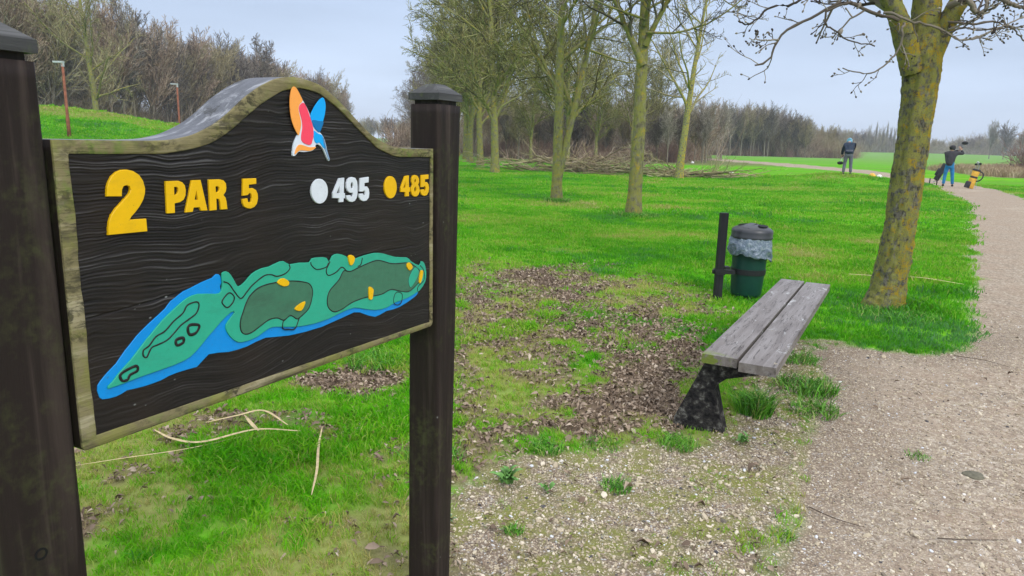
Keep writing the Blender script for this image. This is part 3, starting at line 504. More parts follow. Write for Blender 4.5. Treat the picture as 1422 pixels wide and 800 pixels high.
# ------------------------------------------------------------------ the sign
from mathutils.geometry import tessellate_polygon
BD = json.loads(r'''{"glyph":[["digit","Y",[[0.0793,-0.0918],[0.0816,-0.0776],[0.0845,-0.069],[0.0908,-0.0592],[0.1009,-0.0519],[0.1094,-0.0493],[0.1191,-0.0491],[0.1302,-0.0514],[0.141,-0.0584],[0.1477,-0.0687],[0.1507,-0.082],[0.1493,-0.0912],[0.1452,-0.1015],[0.1379,-0.1116],[0.1284,-0.1214],[0.1215,-0.1275],[0.1159,-0.1335],[0.1483,-0.1341],[0.1482,-0.1564],[0.0766,-0.1557],[0.0778,-0.1431],[0.0803,-0.1331],[0.085,-0.1233],[0.0941,-0.1125],[0.1045,-0.1034],[0.1145,-0.0945],[0.1207,-0.0884],[0.1232,-0.0826],[0.1222,-0.0774],[0.1168,-0.0748],[0.1111,-0.0764],[0.1076,-0.0818],[0.106,-0.0933]],[]],["letter","Y",[[0.1927,-0.0712],[0.2193,-0.0713],[0.2272,-0.0744],[0.2323,-0.0801],[0.2336,-0.0886],[0.2322,-0.0983],[0.2277,-0.1058],[0.2195,-0.1101],[0.2081,-0.1113],[0.2074,-0.1287],[0.1912,-0.1283]],[[[0.2095,-0.0819],[0.2146,-0.0821],[0.2176,-0.085],[0.2178,-0.09],[0.2159,-0.0941],[0.2122,-0.0961],[0.2087,-0.0962]]]],["letter","Y",[[0.2479,-0.0715],[0.2676,-0.0717],[0.2791,-0.1292],[0.2641,-0.1287],[0.2621,-0.1222],[0.2485,-0.1218],[0.2456,-0.1296],[0.2298,-0.1295]],[[[0.2563,-0.0905],[0.2591,-0.1077],[0.2516,-0.1078]]]],["letter","Y",[[0.286,-0.0717],[0.3118,-0.0717],[0.3207,-0.0744],[0.3259,-0.0802],[0.3264,-0.0885],[0.3248,-0.0958],[0.3185,-0.1023],[0.3233,-0.1076],[0.325,-0.1151],[0.3263,-0.1302],[0.3107,-0.13],[0.3098,-0.1157],[0.3073,-0.1096],[0.3012,-0.1084],[0.3005,-0.1301],[0.285,-0.1302]],[[[0.3011,-0.085],[0.3058,-0.0849],[0.3092,-0.0877],[0.3097,-0.0913],[0.308,-0.0947],[0.305,-0.0966],[0.301,-0.0964]]]],["digit","Y",[[0.3694,-0.0728],[0.4029,-0.0727],[0.403,-0.0841],[0.3832,-0.0849],[0.3827,-0.0925],[0.3928,-0.0921],[0.4014,-0.0965],[0.4055,-0.1045],[0.4057,-0.1138],[0.4022,-0.1246],[0.3949,-0.1307],[0.385,-0.1334],[0.3763,-0.1322],[0.3687,-0.1279],[0.3651,-0.1213],[0.3645,-0.113],[0.3776,-0.1122],[0.3791,-0.1191],[0.3833,-0.1218],[0.3875,-0.119],[0.3896,-0.1114],[0.3884,-0.1042],[0.3838,-0.1015],[0.3792,-0.1055],[0.3661,-0.1061]],[]],["digit","W",[[0.6575,-0.0811],[0.6755,-0.0806],[0.6727,-0.1165],[0.6771,-0.1167],[0.6767,-0.1287],[0.6717,-0.1291],[0.6703,-0.1374],[0.6556,-0.1372],[0.6559,-0.1282],[0.6345,-0.1263],[0.6349,-0.1146]],[[[0.6585,-0.0979],[0.6574,-0.1157],[0.6471,-0.1159]]]],["digit","W",[[0.7045,-0.0797],[0.7158,-0.0826],[0.7225,-0.0906],[0.724,-0.1025],[0.7236,-0.1173],[0.7203,-0.1301],[0.7126,-0.1374],[0.7028,-0.1398],[0.6915,-0.1376],[0.6833,-0.1316],[0.6808,-0.1231],[0.6965,-0.1225],[0.6992,-0.127],[0.7037,-0.1273],[0.7061,-0.123],[0.7063,-0.1171],[0.6966,-0.1174],[0.6872,-0.1125],[0.683,-0.1043],[0.6833,-0.0935],[0.6881,-0.085],[0.696,-0.0809]],[[[0.703,-0.0917],[0.7069,-0.0951],[0.7079,-0.1007],[0.706,-0.1061],[0.7026,-0.1081],[0.6993,-0.1051],[0.6983,-0.0985],[0.7002,-0.0934]]]],["digit","W",[[0.7349,-0.0836],[0.767,-0.0817],[0.7667,-0.0949],[0.7505,-0.0961],[0.7503,-0.1043],[0.7605,-0.1048],[0.767,-0.1111],[0.7692,-0.1214],[0.7665,-0.1327],[0.7573,-0.1394],[0.7453,-0.1402],[0.7347,-0.1365],[0.7296,-0.1299],[0.7287,-0.1212],[0.7446,-0.1213],[0.748,-0.1275],[0.7522,-0.1255],[0.7535,-0.1195],[0.7519,-0.1149],[0.7477,-0.114],[0.7453,-0.1165],[0.7312,-0.1158]],[]],["digit","Y",[[0.9215,-0.0845],[0.939,-0.083],[0.9396,-0.1149],[0.9446,-0.1151],[0.9445,-0.1263],[0.9395,-0.1268],[0.9395,-0.1384],[0.9232,-0.1383],[0.9225,-0.1272],[0.9024,-0.1254],[0.9025,-0.1141]],[[[0.9234,-0.0988],[0.9233,-0.1146],[0.9136,-0.1146]]]],["digit","Y",[[0.9692,-0.0827],[0.9802,-0.0855],[0.9869,-0.0928],[0.9876,-0.1024],[0.9831,-0.1093],[0.9891,-0.1171],[0.9906,-0.1264],[0.9853,-0.1367],[0.9765,-0.1412],[0.964,-0.1409],[0.9546,-0.1363],[0.9495,-0.1265],[0.9503,-0.117],[0.9561,-0.109],[0.9518,-0.1006],[0.9526,-0.0908],[0.9591,-0.0844]],[[[0.9692,-0.093],[0.9729,-0.0964],[0.9729,-0.1014],[0.9692,-0.1046],[0.9656,-0.1012],[0.9656,-0.0962]],[[0.9692,-0.1137],[0.9743,-0.1181],[0.9743,-0.1256],[0.9691,-0.13],[0.9648,-0.1252],[0.9648,-0.1177]]]],["digit","Y",[[0.998,-0.0839],[1.0337,-0.0833],[1.0338,-0.0952],[1.0161,-0.0959],[1.0162,-0.1043],[1.0261,-0.1038],[1.0338,-0.1101],[1.037,-0.1201],[1.0347,-0.132],[1.0262,-0.1401],[1.0124,-0.1419],[1.0003,-0.1379],[0.995,-0.13],[0.9943,-0.1241],[1.0116,-0.1232],[1.0147,-0.1293],[1.0193,-0.1278],[1.0208,-0.1215],[1.0185,-0.1163],[1.0139,-0.114],[1.0101,-0.1172],[0.9965,-0.1166]],[]],["disc","W",[[0.6172,-0.1095],[0.6166,-0.1144],[0.6152,-0.1191],[0.6129,-0.1235],[0.61,-0.1274],[0.6064,-0.1307],[0.6023,-0.1332],[0.5979,-0.1351],[0.5932,-0.136],[0.5885,-0.1362],[0.5837,-0.1354],[0.5792,-0.1339],[0.5751,-0.1316],[0.5714,-0.1285],[0.5682,-0.1249],[0.5657,-0.1208],[0.564,-0.1163],[0.563,-0.1116],[0.5628,-0.1068],[0.5634,-0.1021],[0.5648,-0.0975],[0.5669,-0.0932],[0.5697,-0.0894],[0.5732,-0.0861],[0.5771,-0.0835],[0.5814,-0.0816],[0.586,-0.0805],[0.5907,-0.0803],[0.5954,-0.0808],[0.6,-0.0823],[0.6042,-0.0845],[0.6081,-0.0874],[0.6114,-0.091],[0.614,-0.0952],[0.6159,-0.0997],[0.617,-0.1045]],[]],["disc","Y",[[0.8841,-0.1121],[0.8836,-0.1171],[0.8823,-0.122],[0.8803,-0.1265],[0.8776,-0.1305],[0.8742,-0.134],[0.8703,-0.1367],[0.8661,-0.1386],[0.8616,-0.1396],[0.857,-0.1398],[0.8524,-0.1391],[0.848,-0.1375],[0.8439,-0.1352],[0.8402,-0.1321],[0.8371,-0.1284],[0.8345,-0.1242],[0.8327,-0.1196],[0.8316,-0.1147],[0.8313,-0.1098],[0.8318,-0.1048],[0.833,-0.1001],[0.835,-0.0957],[0.8376,-0.0917],[0.8409,-0.0883],[0.8446,-0.0856],[0.8488,-0.0836],[0.8532,-0.0825],[0.8578,-0.0822],[0.8623,-0.0828],[0.8668,-0.0842],[0.871,-0.0864],[0.8747,-0.0895],[0.878,-0.0931],[0.8806,-0.0974],[0.8826,-0.102],[0.8837,-0.107]],[]]],"bird":[["bird_body","white",0,[[0.5429,0.09],[0.5505,0.0824],[0.5608,0.069],[0.5669,0.0562],[0.5747,0.0351],[0.589,0.0238],[0.5974,0.0219],[0.6085,0.0107],[0.615,-0.0046],[0.62,-0.0217],[0.6262,-0.0366],[0.6219,-0.04],[0.6131,-0.0268],[0.605,-0.0138],[0.5928,-0.0047],[0.5819,-0.0045],[0.5786,-0.0115],[0.5686,-0.0179],[0.5434,-0.0206],[0.5275,-0.0199],[0.5169,-0.0277],[0.5087,-0.0273],[0.5114,-0.0102],[0.5156,0.0012],[0.5239,0.0126],[0.5264,0.0159],[0.5315,0.0257],[0.5349,0.0388],[0.5329,0.0548],[0.5284,0.0675],[0.5313,0.0804]],[]],["orange_wing","orange",1,[[0.5175,0.1162],[0.5242,0.1142],[0.5308,0.1074],[0.5372,0.0983],[0.5428,0.0887],[0.5332,0.0805],[0.5295,0.0707],[0.5317,0.0596],[0.5353,0.0469],[0.5358,0.0372],[0.5324,0.0257],[0.5273,0.0153],[0.5199,0.0238],[0.5115,0.038],[0.5064,0.0537],[0.5045,0.071],[0.505,0.0884],[0.5079,0.1027],[0.5119,0.112]],[]],["pink_breast","pink",1,[[0.5459,0.0844],[0.5526,0.0774],[0.5597,0.0657],[0.5657,0.0512],[0.5719,0.0366],[0.5741,0.0201],[0.57,0.0051],[0.5663,-0.0026],[0.5585,-0.005],[0.5466,-0.0024],[0.5379,0.0021],[0.5354,0.0089],[0.5368,0.0193],[0.5401,0.0308],[0.5394,0.0454],[0.5354,0.0581],[0.5318,0.0708],[0.534,0.078],[0.5397,0.0825]],[]],["tail_feather","orange",1,[[0.5254,-0.0062],[0.5338,-0.0045],[0.5441,-0.0067],[0.5607,-0.0099],[0.5802,-0.0092],[0.5716,-0.0152],[0.5579,-0.0179],[0.5436,-0.0173],[0.5271,-0.0176],[0.5143,-0.0257],[0.5176,-0.015]],[]],["blue_wing","blue",1,[[0.6069,0.0991],[0.6127,0.0932],[0.6153,0.0816],[0.6132,0.0681],[0.6093,0.0562],[0.6021,0.0409],[0.5939,0.0239],[0.5866,0.0254],[0.5747,0.0351],[0.5676,0.0497],[0.566,0.0578],[0.5713,0.0679],[0.5841,0.0833],[0.5958,0.0938]],[]],["wing_shade","deepblue",2,[[0.5694,0.0471],[0.5778,0.0494],[0.59,0.0478],[0.6058,0.0464],[0.5993,0.0324],[0.5929,0.0239],[0.5842,0.027],[0.5757,0.0351]],[]],["blue_throat","blue",1,[[0.5743,0.0261],[0.5888,0.0198],[0.5987,0.0179],[0.6045,0.0123],[0.6105,-0.0029],[0.6116,-0.0131],[0.6036,-0.0098],[0.593,0.0003],[0.583,-0.0014],[0.5755,0.0068]],[]],["beak","steel",1,[[0.6025,0.014],[0.6083,0.0073],[0.6129,-0.0056],[0.6185,-0.0217],[0.6246,-0.0373],[0.6205,-0.0365],[0.6133,-0.0217],[0.6067,-0.0097],[0.6042,0.0038]],[]]],"blue":[[0.0429,-0.4336],[0.0367,-0.4236],[0.0366,-0.4076],[0.0506,-0.3937],[0.0725,-0.3777],[0.0908,-0.3602],[0.1141,-0.3393],[0.1422,-0.3209],[0.1761,-0.3006],[0.1864,-0.2899],[0.2165,-0.2762],[0.2577,-0.2658],[0.2817,-0.2608],[0.2929,-0.2545],[0.3018,-0.2595],[0.3041,-0.2734],[0.3008,-0.2909],[0.3405,-0.34],[0.3529,-0.3283],[0.4827,-0.3766],[0.7048,-0.3891],[0.911,-0.3961],[0.978,-0.4091],[0.9829,-0.4156],[0.9652,-0.4242],[0.8956,-0.4387],[0.8371,-0.4384],[0.7883,-0.4438],[0.7421,-0.4266],[0.7041,-0.4155],[0.5856,-0.4265],[0.4804,-0.4226],[0.4115,-0.412],[0.3592,-0.4184],[0.3123,-0.4186],[0.2631,-0.4107],[0.2354,-0.4284],[0.1901,-0.427],[0.156,-0.4326],[0.1237,-0.4338],[0.0888,-0.4316],[0.0672,-0.4364]],"teal":[[0.0525,-0.4172],[0.0616,-0.407],[0.0751,-0.3947],[0.0977,-0.3783],[0.1213,-0.3575],[0.1405,-0.3413],[0.1651,-0.3216],[0.1899,-0.3055],[0.2204,-0.2898],[0.2459,-0.2857],[0.2875,-0.2931],[0.2997,-0.2899],[0.3041,-0.2734],[0.3037,-0.2553],[0.315,-0.2524],[0.3256,-0.2609],[0.3358,-0.2785],[0.3438,-0.2882],[0.3618,-0.2804],[0.3806,-0.2669],[0.4054,-0.2597],[0.427,-0.2592],[0.4505,-0.2538],[0.4695,-0.2528],[0.486,-0.2622],[0.5183,-0.2631],[0.5491,-0.2662],[0.5573,-0.2591],[0.5813,-0.2593],[0.6059,-0.2636],[0.6149,-0.2764],[0.6256,-0.2624],[0.6458,-0.2591],[0.6748,-0.2687],[0.6895,-0.2806],[0.7267,-0.2775],[0.7458,-0.2759],[0.785,-0.2746],[0.8256,-0.2818],[0.875,-0.2968],[0.9269,-0.3045],[0.946,-0.3174],[0.9878,-0.3356],[0.9975,-0.3244],[1.0138,-0.3337],[1.0221,-0.3584],[1.018,-0.3862],[0.9934,-0.4057],[0.9772,-0.4099],[0.9338,-0.4184],[0.8735,-0.4209],[0.8373,-0.4273],[0.7887,-0.4252],[0.7424,-0.4131],[0.7045,-0.4023],[0.6556,-0.404],[0.6087,-0.4105],[0.5588,-0.4116],[0.5013,-0.4067],[0.443,-0.3939],[0.4196,-0.3923],[0.3871,-0.4027],[0.3562,-0.4059],[0.3351,-0.4026],[0.3192,-0.3903],[0.3088,-0.3743],[0.3069,-0.3605],[0.3178,-0.3494],[0.33,-0.3392],[0.3206,-0.3369],[0.2944,-0.3514],[0.2602,-0.3757],[0.2326,-0.3961],[0.2064,-0.4072],[0.1577,-0.4115],[0.1121,-0.4134]],"green":[[[0.3415,-0.3681],[0.3444,-0.355],[0.3507,-0.3427],[0.3589,-0.3272],[0.3706,-0.3123],[0.3932,-0.2997],[0.425,-0.2956],[0.4624,-0.2971],[0.4964,-0.3008],[0.5315,-0.3094],[0.5479,-0.3178],[0.5551,-0.3341],[0.5505,-0.3542],[0.5391,-0.373],[0.5136,-0.386],[0.5022,-0.3881],[0.4827,-0.3766],[0.4628,-0.3828],[0.444,-0.3741],[0.4207,-0.3728],[0.3974,-0.3803],[0.3747,-0.3886],[0.3571,-0.3905],[0.3448,-0.3832]],[[0.6648,-0.3031],[0.6465,-0.3222],[0.6141,-0.3424],[0.6038,-0.3621],[0.607,-0.3824],[0.6264,-0.397],[0.6558,-0.396],[0.6925,-0.3867],[0.7432,-0.3836],[0.8099,-0.3871],[0.8522,-0.3814],[0.896,-0.3934],[0.9339,-0.401],[0.9653,-0.3916],[0.9975,-0.3734],[0.9894,-0.3512],[0.9576,-0.3304],[0.9306,-0.3199],[0.8603,-0.3124],[0.8048,-0.2962],[0.7713,-0.2958],[0.7197,-0.3031],[0.6887,-0.3079]]],"island":[[0.9615,-0.3379],[0.9813,-0.3477],[0.9773,-0.3656],[0.9496,-0.3889],[0.9379,-0.387],[0.9342,-0.3635]],"yellow":[[[0.4458,-0.2966],[0.4532,-0.2907],[0.4652,-0.2897],[0.4792,-0.2991],[0.4774,-0.3072],[0.4643,-0.3075],[0.4526,-0.302]],[[0.4959,-0.3626],[0.5062,-0.3572],[0.527,-0.3525],[0.5239,-0.3624],[0.5132,-0.3716],[0.4982,-0.3675]],[[0.6796,-0.2705],[0.6911,-0.2672],[0.7037,-0.2765],[0.6966,-0.2897],[0.6856,-0.2913]],[[0.7567,-0.3616],[0.7646,-0.3592],[0.775,-0.3681],[0.7735,-0.3785],[0.7692,-0.3918],[0.7574,-0.3892]],[[0.9252,-0.3214],[0.9359,-0.3197],[0.9498,-0.3339],[0.9358,-0.3419],[0.9229,-0.3301]],[[0.9894,-0.3521],[1.0015,-0.353],[0.9975,-0.3711],[0.9877,-0.3859],[0.9821,-0.3803]]],"groove":[[1,0,[[0.3054,-0.2713],[0.3188,-0.2781],[0.3318,-0.2964],[0.3469,-0.313],[0.3635,-0.3019],[0.3791,-0.2904],[0.4107,-0.2763],[0.4307,-0.2765],[0.4489,-0.2829],[0.4729,-0.2801],[0.4865,-0.2713],[0.4845,-0.262]]],[1,1,[[0.3001,-0.309],[0.3176,-0.2962],[0.33,-0.3062],[0.3258,-0.3175],[0.3129,-0.3252],[0.3033,-0.3188]]],[1,1,[[0.3415,-0.3681],[0.3444,-0.355],[0.3507,-0.3427],[0.3589,-0.3272],[0.3706,-0.3123],[0.3932,-0.2997],[0.425,-0.2956],[0.4624,-0.2971],[0.4964,-0.3008],[0.5315,-0.3094],[0.5479,-0.3178],[0.5551,-0.3341],[0.5505,-0.3542],[0.5391,-0.373],[0.5136,-0.386],[0.5022,-0.3881],[0.4827,-0.3766],[0.4628,-0.3828],[0.444,-0.3741],[0.4207,-0.3728],[0.3974,-0.3803],[0.3747,-0.3886],[0.3571,-0.3905],[0.3448,-0.3832]]],[1,1,[[0.6648,-0.3031],[0.6465,-0.3222],[0.6141,-0.3424],[0.6038,-0.3621],[0.607,-0.3824],[0.6264,-0.397],[0.6558,-0.396],[0.6925,-0.3867],[0.7432,-0.3836],[0.8099,-0.3871],[0.8522,-0.3814],[0.896,-0.3934],[0.9339,-0.401],[0.9653,-0.3916],[0.9975,-0.3734],[0.9894,-0.3512],[0.9576,-0.3304],[0.9306,-0.3199],[0.8603,-0.3124],[0.8048,-0.2962],[0.7713,-0.2958],[0.7197,-0.3031],[0.6887,-0.3079]]],[1,0,[[0.5517,-0.2658],[0.555,-0.2745],[0.5721,-0.286],[0.6023,-0.285],[0.611,-0.2759]]],[1,0,[[0.6167,-0.2739],[0.6031,-0.2921],[0.6099,-0.3055],[0.6356,-0.3027],[0.658,-0.293],[0.6767,-0.3061]]],[1,0,[[0.7361,-0.2808],[0.7294,-0.2963],[0.7167,-0.2998]]],[1,0,[[0.5099,-0.3879],[0.4961,-0.4093],[0.4787,-0.4073],[0.4594,-0.4011],[0.4602,-0.3866],[0.4667,-0.3825]]],[0.7,1,[[0.8701,-0.3979],[0.8849,-0.3938],[0.9034,-0.4038],[0.8995,-0.4258],[0.8808,-0.429],[0.8648,-0.4183]]],[0.7,1,[[0.9615,-0.3379],[0.9813,-0.3477],[0.9773,-0.3656],[0.9496,-0.3889],[0.9379,-0.387],[0.9342,-0.3635]]],[0.8,0,[[0.9894,-0.3349],[1.0073,-0.3515],[1.0098,-0.3801],[0.9813,-0.3942],[0.9772,-0.4076]]],[1.1,1,[[0.1228,-0.3662],[0.1344,-0.3607],[0.1491,-0.3475],[0.1681,-0.3413],[0.1883,-0.3265],[0.2085,-0.3157],[0.2194,-0.3027],[0.2398,-0.3],[0.2453,-0.3076],[0.2381,-0.3217],[0.2224,-0.3294],[0.2019,-0.3381],[0.1864,-0.3497],[0.1714,-0.3591],[0.1524,-0.3631],[0.1385,-0.3659],[0.1283,-0.3801],[0.1219,-0.3764]]],[2.2,1,[[0.2171,-0.3467],[0.224,-0.3416],[0.2415,-0.3458],[0.2409,-0.3533],[0.2327,-0.3603],[0.2201,-0.3597]]],[2.2,1,[[0.1902,-0.3636],[0.2049,-0.3627],[0.2052,-0.3715],[0.1918,-0.374]]],[2,1,[[0.077,-0.3972],[0.1053,-0.3907],[0.108,-0.3998],[0.0934,-0.4039],[0.0885,-0.4108],[0.078,-0.4098]]]]}''')
OX, OY, OZ = -0.70880288, 1.12, 1.48532697
SA = R_(63.2)
sign = empty('hole_sign', (OX, OY, 0), SA)
tag(sign, 'dark wooden golf hole sign with carved board, hole map and bird emblem between two posts', 'sign')
TOPU = [0,.152,.19,.216,.26,.307,.342,.379,.422,.467,.501,.527,.554,.603,.648,.69,.734,.78,.829,.881,.964,1.1]
TOPV = [-.001,-.001,0,.002,.011,.031,.053,.082,.108,.128,.135,.1365,.135,.126,.104,.079,.049,.021,.003,-.010,-.012,-.012]
_uu = np.linspace(0, 1.1, 441); _vv = np.interp(_uu, TOPU, TOPV); _kr = np.hanning(21); _kr /= _kr.sum(); _vv = np.convolve(np.pad(_vv, 10, 'edge'), _kr, 'valid')
def topv(u): return np.interp(u, _uu, _vv)
INU = [.02,.076,.195,.246,.295,.343,.371,.414,.434,.486,.54,.597,.658,.70,.75,.809,.881,1.06]
INV = [-.022,-.023,-.023,-.016,-.005,.019,.039,.068,.080,.106,.1155,.109,.081,.055,.022,-.013,-.033,-.035]
_iv = np.interp(_uu, INU, INV); _iv = np.convolve(np.pad(_iv, 10, 'edge'), _kr, 'valid')
def botv(u): return -.512-.014*(u/1.06)
UR = 1.058
def quad_obj(name, V, F, mat, smooth=False): return obj(name, mesh_np(name, V, F, mat, smooth), sign)
# slab: outline closed, counted so the rim can be bridged
def outline(n=160, r=.006):
    us = np.linspace(0, UR, n); P = [(u, topv(u)) for u in us]
    P += [(UR, v) for v in np.linspace(-.03, botv(UR)+.012, 20)]+[(UR-.003, botv(UR)+.004), (UR-.012, botv(UR))]
    P += [(u, botv(u)) for u in np.linspace(UR-.03, .008, 40)]+[(.002, botv(0)+.002), (0, botv(0)+.008)]
    P += [(0, v) for v in np.linspace(botv(0)+.03, -.02, 20)]
    return np.array(P)
OL = outline(); nO = len(OL)
rgs = np.random.default_rng(3)
def slab():
    T = .097; lay = [(.0052, 1.0), (.03, 1.0), (.055, 1), (T-.004, 1), (T, .997)]; V = []; c = OL.mean(0)
    for b_, s in lay:
        q = c+(OL-c)*s; wob = .0012*(fbm(OL[:, 0]*30, np.full(nO, b_*60), 5)-.5); V.append(np.stack([q[:, 0], np.full(nO, b_), OZ+q[:, 1]+wob*0], 1))
    V = np.concatenate(V); i = np.arange(nO); F = []
    for k in range(len(lay)-1):
        a = k*nO+i; b_ = k*nO+(i+1) % nO; F.append(np.stack([a, b_, b_+nO, a+nO], 1))
    tri = np.array([t for t in tessellate_polygon([[Vector((p[0], p[1], 0)) for p in OL]])])
    back = tri+(len(lay)-1)*nO
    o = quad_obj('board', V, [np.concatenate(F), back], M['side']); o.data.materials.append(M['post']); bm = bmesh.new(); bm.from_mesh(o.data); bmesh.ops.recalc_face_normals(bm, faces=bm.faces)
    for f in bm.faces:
        if f.normal.z < .2: f.material_index = 1  # dark stain on ends, bottom and back; also paints in the gap's shade
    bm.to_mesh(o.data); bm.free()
    o['label'] = 'thick carved board with humped top, weathered grey on its upper edge'; return o
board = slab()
# rear batten showing beyond the right end
bm = bmesh.new(); add_box(bm, UR-.004, 1.082, .035, .09, OZ-.505, OZ-.02); o = bm_obj('end_batten', bm, M['rim'], sign, bevel=.002)
# rim ring
inner = []
T_ = np.roll(OL, -1, 0)-np.roll(OL, 1, 0)
for k, (u, v) in enumerate(OL):
    if k < 160:
        ui = np.clip(u, .025, UR-.013); inner.append((ui, np.interp(ui, _uu, _iv)))
    elif k < 182: inner.append((UR-.013-.0012*math.sin(v*40), max(botv(UR)+.0135, min(v, -.036))))
    elif k < 224: inner.append((np.clip(u, .025, UR-.013), botv(u)+.014+.006*(1-u)))
    else: inner.append((.0245+.0012*math.sin(v*37)+.0006*math.sin(v*140), max(v, botv(0)+.020) if v < -.03 else min(v, -.024)))
inner = np.array(inner); jit = .0012*(fbm(inner[:, 0]*60, inner[:, 1]*60, 12)-.5)
def ring():
    L = [(OL, .0052), (OL, .0006), (OL+(inner-OL)*.03, 0.), (OL+(inner-OL)*.5, -.0004), (OL+(inner-OL)*.93, 0.), (inner, .0008), (inner, .0062)]
    V = np.concatenate([np.stack([q[:, 0], np.full(nO, b_)+(.0008*(fbm(q[:, 0]*14, q[:, 1]*90, 44)-.5) if 0 < j < 5 else 0), OZ+q[:, 1]+(jit if j > 3 else 0)], 1) for j, (q, b_) in enumerate(L)])
    i = np.arange(nO); F = [np.stack([k*nO+i, (k+1)*nO+i, (k+1)*nO+(i+1) % nO, k*nO+(i+1) % nO], 1) for k in range(len(L)-1)]
    o = obj('rim', mesh_np('rim', V, np.concatenate(F), M['rim']), board); bm = bmesh.new(); bm.from_mesh(o.data); bmesh.ops.recalc_face_normals(bm, faces=bm.faces); bm.to_mesh(o.data); bm.free()
    o['label'] = 'unpainted mossy wooden rim around the black face'
ring()
def field():
    nu, nv = 300, 430; us = np.linspace(.0235, UR-.012, nu); t = np.linspace(0, 1, nv)
    U, Tt = np.meshgrid(us, t); tv = np.interp(us, _uu, _iv)+.001; bv = botv(us)+.0135
    Vv = bv[None]+(tv-bv)[None]*Tt; x = U.ravel(); y = Vv.ravel()
    warp = 2.6*(fbm(x*3.1, y*4.2, 2, 3)-.5)+.7*(fbm(x*9, y*11, 5, 3)-.5)
    ph = y*62+warp*2.2+.35*np.sin(x*5)
    s = .5+.5*np.sin(ph*2*math.pi*2.5+7*fbm(x*5, ph*.8, 7, 2)); s2 = fbm(x*5, ph*3.6, 9, 3); s3 = fbm(x*14, ph*10, 13, 2)
    amp = .25+.75*sm(fbm(x*2.2+3, y*3.5, 15), .3, .65)*sm(y, -.52, -.02)
    g = np.clip(.5+(.75*(s**1.2-.45)*(.25+1.5*np.abs(s2-.5)*2)+.9*(s2-.5)+.6*(s3-.5))*(.30+.85*amp), 0, 1)
    edge = np.minimum.reduce([sm(x, .025, .035)])
    dep = .0040-.0016*(g-.3)*(.3+.8*amp)
    jv = y+.290+.010*x-.003*(fbm(x*9, x*0, 19)-.5)-.022*sm(x, 0, .35); jl = np.exp(-(jv/.0016)**2)*sm(fbm(x*6, y*0, 21), .30, .5); dep = dep+.0016*jl; g = np.clip(g-.5*jl+.35*np.exp(-((jv-.003)/.0012)**2)*sm(fbm(x*14, y*0, 22), .45, .6), 0, 1)
    V = np.stack([x, dep, OZ+y], 1); i = np.arange(nu*nv).reshape(nv, nu)
    F = np.stack([i[:-1, :-1], i[:-1, 1:], i[1:, 1:], i[1:, :-1]], -1).reshape(-1, 4)
    me = mesh_np('face_panel', V, F, M['field'], True); a = me.attributes.new('grain', 'FLOAT', 'POINT'); a.data.foreach_set('value', g.astype(np.float32)); o = obj('face_panel', me, board)
    o['label'] = 'black stained wood grain face of the board'
field()
def smooth_closed(P, k):
    P = np.array(P, float); n = len(P); out = []
    for i in range(n):
        a, b, c, d = P[i-1], P[i], P[(i+1) % n], P[(i+2) % n]
        for j in range(k):
            f = j/k; out.append(.5*((2*b)+(-a+c)*f+(2*a-5*b+4*c-d)*f*f+(-a+3*b-3*c+d)*f**3))
    return np.array(out)
def area(P): x, y = P[:, 0], P[:, 1]; return .5*np.sum(x*np.roll(y, -1)-y*np.roll(x, -1))
def plate(name, outer, holes, b0, b1, mat, parent, k=1, rough=0, ch=.0007):
    """flat cut-out: back face at depth b0, front at b1 (smaller = nearer the viewer)"""
    loops = []
    for j, P in enumerate([outer]+list(holes)):
        P = smooth_closed(P, k) if k > 1 else np.array(P, float)
        if rough: P = P+rough*np.stack([fbm(P[:, 0]*180, P[:, 1]*180, 3)-.5, fbm(P[:, 0]*180, P[:, 1]*180, 4)-.5], 1)
        if (area(P) > 0) != (j == 0): P = P[::-1]
        loops.append(P)
    bm = bmesh.new(); fr = []
    for P in loops:
        tn = np.roll(P, -1, 0)-np.roll(P, 1, 0); tn /= np.linalg.norm(tn, axis=1, keepdims=True)+1e-9; nr = np.stack([-tn[:, 1], tn[:, 0]], 1)
        I = P+nr*ch; A = [bm.verts.new((p[0], b0, OZ+p[1])) for p in P]; B = [bm.verts.new((p[0], b1+ch*.8, OZ+p[1])) for p in P]; Cc = [bm.verts.new((p[0], b1, OZ+p[1])) for p in I]; n = len(P)
        for i in range(n):
            q = (i+1) % n; bm.faces.new((A[i], A[q], B[q], B[i])); bm.faces.new((B[i], B[q], Cc[q], Cc[i]))
        fr.append((I, Cc))
    flat = [v for _, c in fr for v in c]
    for t in tessellate_polygon([[Vector((p[0], p[1], 0)) for p in I] for I, _ in fr]):
        try: bm.faces.new([flat[i] for i in t])
        except ValueError: pass
    bmesh.ops.recalc_face_normals(bm, faces=bm.faces)
    # outward = -y on the front
    s = sum(f.normal.y*f.calc_area() for f in bm.faces if abs(f.normal.y) > .9)
    if s > 0: bmesh.ops.reverse_faces(bm, faces=bm.faces)
    me = bpy.data.meshes.new(name); bm.to_mesh(me); bm.free(); me.materials.append(mat); return obj(name, me, parent)
LBL = iter(['large yellow raised digit 2', 'yellow letter P', 'yellow letter A', 'yellow letter R', 'yellow digit 5 after PAR', 'white digit 4', 'white digit 9', 'white digit 5', 'yellow digit 4', 'yellow digit 8', 'last yellow digit 5', 'round white tee disc', 'round yellow tee disc'])
for j, (n, c, o_, h) in enumerate(BD['glyph']):
    o = plate(n, o_, h, .0052, -.0016 if j == 0 else -.0006, M[c], board, 1, .0007, .0008); o['label'] = next(LBL)
lay = {0: (.006, .0), 1: (.0002, -.0016), 2: (-.0015, -.0024)}
for n, c, L, o_, h in BD['bird']: plate(n, o_, h, lay[L][0], lay[L][1], M[c], board, 3, 0, .0003)
